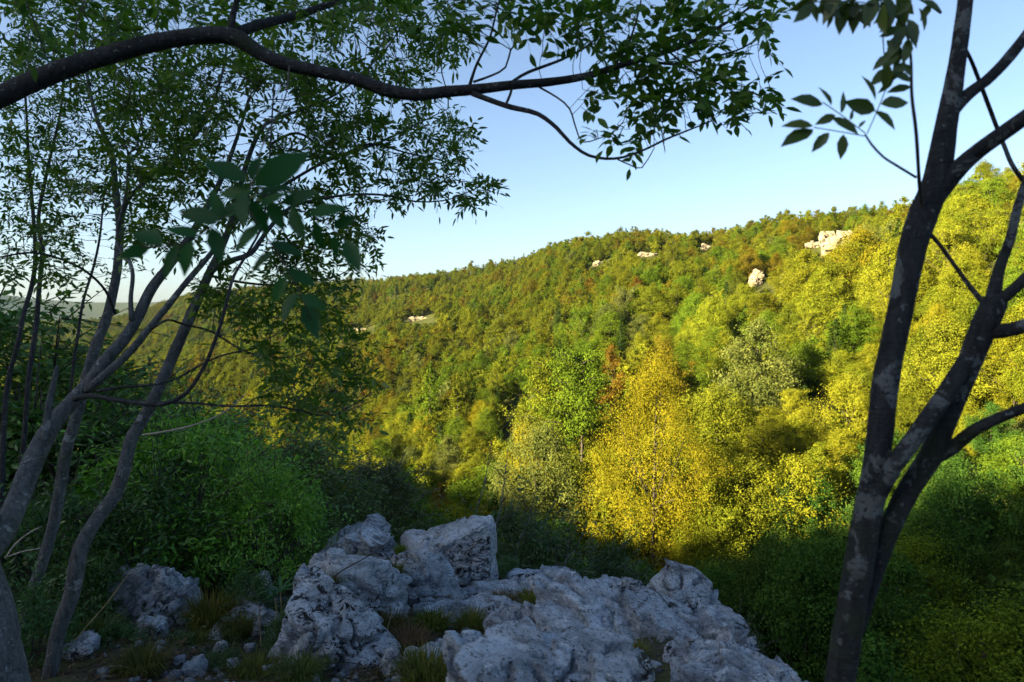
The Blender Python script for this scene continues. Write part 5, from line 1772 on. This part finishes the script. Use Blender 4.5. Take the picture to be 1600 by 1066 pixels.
# thin ground cover and litter on the ledge
mb = MB()
g = np.random.default_rng(12)
for i in range(9000):
    y = g.uniform(2.6, 8.6)
    x = g.uniform(-0.72, 0.36) * y
    if (y - np.interp(x, EX, EY)) * 0.8 > 0.2:
        continue
    if vnoise(np.array([[x * 1.7, y * 1.7, 0]]), 4)[0] < 0.0:
        continue
    b = np.array([x, y, 0.0])
    a = g.uniform(0, 6.283)
    h = g.uniform(0.03, 0.10)
    d = np.array([math.cos(a), math.sin(a), 0])
    s = np.array([-d[1], d[0], 0]) * 0.0022
    mb.add(np.stack([b - s, b + s, b + d * h * 0.4 + [0, 0, h * 0.7] + s * .7, b + d * h * 0.4 + [0, 0, h * 0.7] - s * .7, b + d * h * g.uniform(.6, 1.2) + [0, 0, h * g.uniform(.5, 1)]]), [(0, 1, 2, 3)], [(3, 2, 4)], g.random())
V = np.concatenate(mb.V)
zz = terrain(V[:, 0], V[:, 1])
i0 = 0
for v in mb.V:
    v[:, 2] += zz[i0]
    i0 += len(v)
o = mb.build('ground_cover', M_grass)
o.color = (0.085, 0.075, 0.035, 1)
tag(o, 'sparse dry grass blades and litter over the ledge', 'ground cover', None, 'stuff')

# fallen leaves and twigs
mb = MB()
g = np.random.default_rng(13)
yy = g.uniform(2.6, 9.5, 15000)
xx = g.uniform(-0.78, 0.34, 15000) * yy
okl = ((yy - np.interp(xx, EX, EY)) * 0.8 < 0.3) & (vnoise(np.stack([xx * 1.3, yy * 1.3, xx * 0], -1), 8) > -0.35)
xx, yy = xx[okl], yy[okl]
c_ = np.stack([xx, yy, terrain(xx, yy) + g.uniform(0.004, 0.025, len(xx))], -1)
a_ = g.uniform(0, 6.283, len(xx))
batch_leaves(mb, c_, np.stack([np.cos(a_), np.sin(a_), g.normal(size=len(xx)) * 0.25], -1), nrm(g.normal(size=(len(xx), 3)) * 0.35 + [0, 0, 1]), g.uniform(0.025, 0.07, len(xx)), g)
for i in range(260):
    y = g.uniform(3.0, 8.0)
    x = g.uniform(-0.75, 0.3) * y
    if (y - np.interp(x, EX, EY)) * 0.8 > 0.1:
        continue
    a = g.uniform(0, 6.283)
    l = g.uniform(0.08, 0.3)
    p_ = np.array([[x, y], [x + l * 0.5 * math.cos(a), y + l * 0.5 * math.sin(a)], [x + l * math.cos(a + 0.3), y + l * math.sin(a + 0.3)]])
    tube(mb, np.concatenate([p_, (terrain(p_[:, 0], p_[:, 1]) + 0.015)[:, None]], 1), [0.004, 0.003, 0.0015], 4, 0.2)
tag(mb.build('leaf_litter', M_litter), 'brown fallen leaves and twigs covering the ledge soil', 'leaf litter', None, 'stuff')

# rosette plant
b = P(438, 985, 5.3)
o = empty('rosette_plant', b, 'palm-like green rosette plant on a thin stalk by the pitted boulder', 'plant')
top = P(438, 925, 5.3) - b
mb = MB(); tube(mb, np.stack([[0, 0, -0.05], top * 0.5 + [0.01, 0, 0], top]), [0.006, 0.005, 0.004], 6); mb.build('stalk', M_straw, o, True)
v, q = leaf_shape(0.1, 0.25)
for i in range(11):
    a = i * 2.4
    e = 0.25 + 0.5 * (i % 3) / 2
    mb = MB(); mb.add(v * [0.35, 1, 1], q, None, 0.3 + 0.05 * i)
    l = obj('leaf', mb.mesh('rosette_leaf', M_bush, True), o)
    l.location = top
    l.rotation_euler = (e, 0, a)
    l.scale = (0.17, 0.17, 0.17)
    l.color = (0.03, 0.12, 0.035, 1)

# dry stalks, fallen branch, dead twigs
def stalk(name, rows, mat, label, cat, group, heads=0):
    c = limb_pts(rows, 0.03)
    o = empty(name, c[0, :3], label, cat, group)
    mb = MB(); tube(mb, c[:, :3] - c[0, :3], np.maximum(c[:, 3], 0.001), 6, rough=0.1); mb.build('stem', mat, o, True)
    return o


stalk('dry_stalk', [(95, 1030, 3, 4.6), (130, 985, 2.5, 4.6), (165, 945, 2, 4.6), (202, 895, 1.5, 4.6)], M_straw, 'long straw-coloured stalk slanting across the leaning slab', 'stalk', 'dry stalks')
stalk('dry_stalk', [(408, 1010, 3, 4.9), (406, 975, 2.5, 4.9), (404, 945, 2, 4.9)], M_straw, 'upright straw stalk left of the pitted boulder', 'stalk', 'dry stalks')
stalk('dry_stalk', [(427, 985, 2.5, 5.0), (432, 960, 2.5, 5.0), (430, 935, 2, 5.0)], M_straw, 'short straw stalk below the rosette plant', 'stalk', 'dry stalks')
stalk('dry_stalk', [(600, 1010, 2, 4.8), (606, 980, 2, 4.8), (613, 955, 1.5, 4.8)], M_straw, 'thin straw stalk right of the pitted boulder', 'stalk', 'dry stalks')
stalk('dry_stalk', [(861, 985, 1.8, 5.5), (860, 960, 1.6, 5.5), (858, 938, 1.2, 5.5)], M_straw, 'thin straw stalk in the largest grass tuft', 'stalk', 'dry stalks')
stalk('fallen_branch', [(96, 1070, 6, 4.3), (130, 1055, 6, 4.3), (180, 1041, 5, 4.3), (215, 1048, 4, 4.3), (258, 1056, 3, 4.3), (285, 1058, 2, 4.3)], M_dead, 'pale curved dead branch lying at the lower left', 'branch', None)
stalk('dead_twig', [(8, 872, 4, 4.2), (24, 850, 4, 4.2), (45, 833, 3, 4.2), (64, 823, 2, 4.2)], M_dead, 'pale dead twig beside the thick left trunk', 'twig', 'dead twigs')
stalk('dead_twig', [(12, 870, 3, 4.2), (35, 862, 3, 4.2), (62, 857, 2, 4.2)], M_dead, 'lower pale dead twig beside the thick left trunk', 'twig', 'dead twigs')
stalk('dead_twig', [(222, 680, 4, 4.6), (260, 674, 4.5, 4.6), (300, 665, 4.5, 4.6), (340, 650, 4, 4.6), (372, 628, 3, 4.6), (384, 615, 2, 4.6)], M_dead, 'grey dead twig in front of the bright green bush', 'twig', 'dead twigs')
stalk('dead_twig', [(490, 930, 4, 5.0), (530, 895, 3.5, 5.0), (570, 872, 3, 5.0), (610, 845, 2, 5.0)], M_twig, 'dark twig slanting over the rounded light boulder', 'twig', 'dead twigs')

# ------------------------------------------------------------------ air
t = NT('air')
pv = t.n('ShaderNodeVolumePrincipled')
pv.inputs['Color'].default_value = (0.38, 0.62, 1.0, 1)
pv.inputs['Density'].default_value = 0.00004
pv.inputs['Anisotropy'].default_value = 0.2
t.l(pv.outputs[0], t.out.inputs['Volume'])
z0, z1 = float(GZ.min()) - 1.0, max(float(GZ.max()), 45.0) + 14.0
mb = MB()
x0, x1 = float(ax[0]) - 5, float(ax[-1]) + 5
mb.add([(x, y, z) for x in (x0, x1) for y in (x0, x1 + 5) for z in (z0, z1)], [(0, 1, 3, 2), (4, 6, 7, 5), (0, 4, 5, 1), (2, 3, 7, 6), (0, 2, 6, 4), (1, 5, 7, 3)])
tag(mb.build('haze', t.m), 'thin blue evening haze over the valley', 'haze', None, 'stuff')
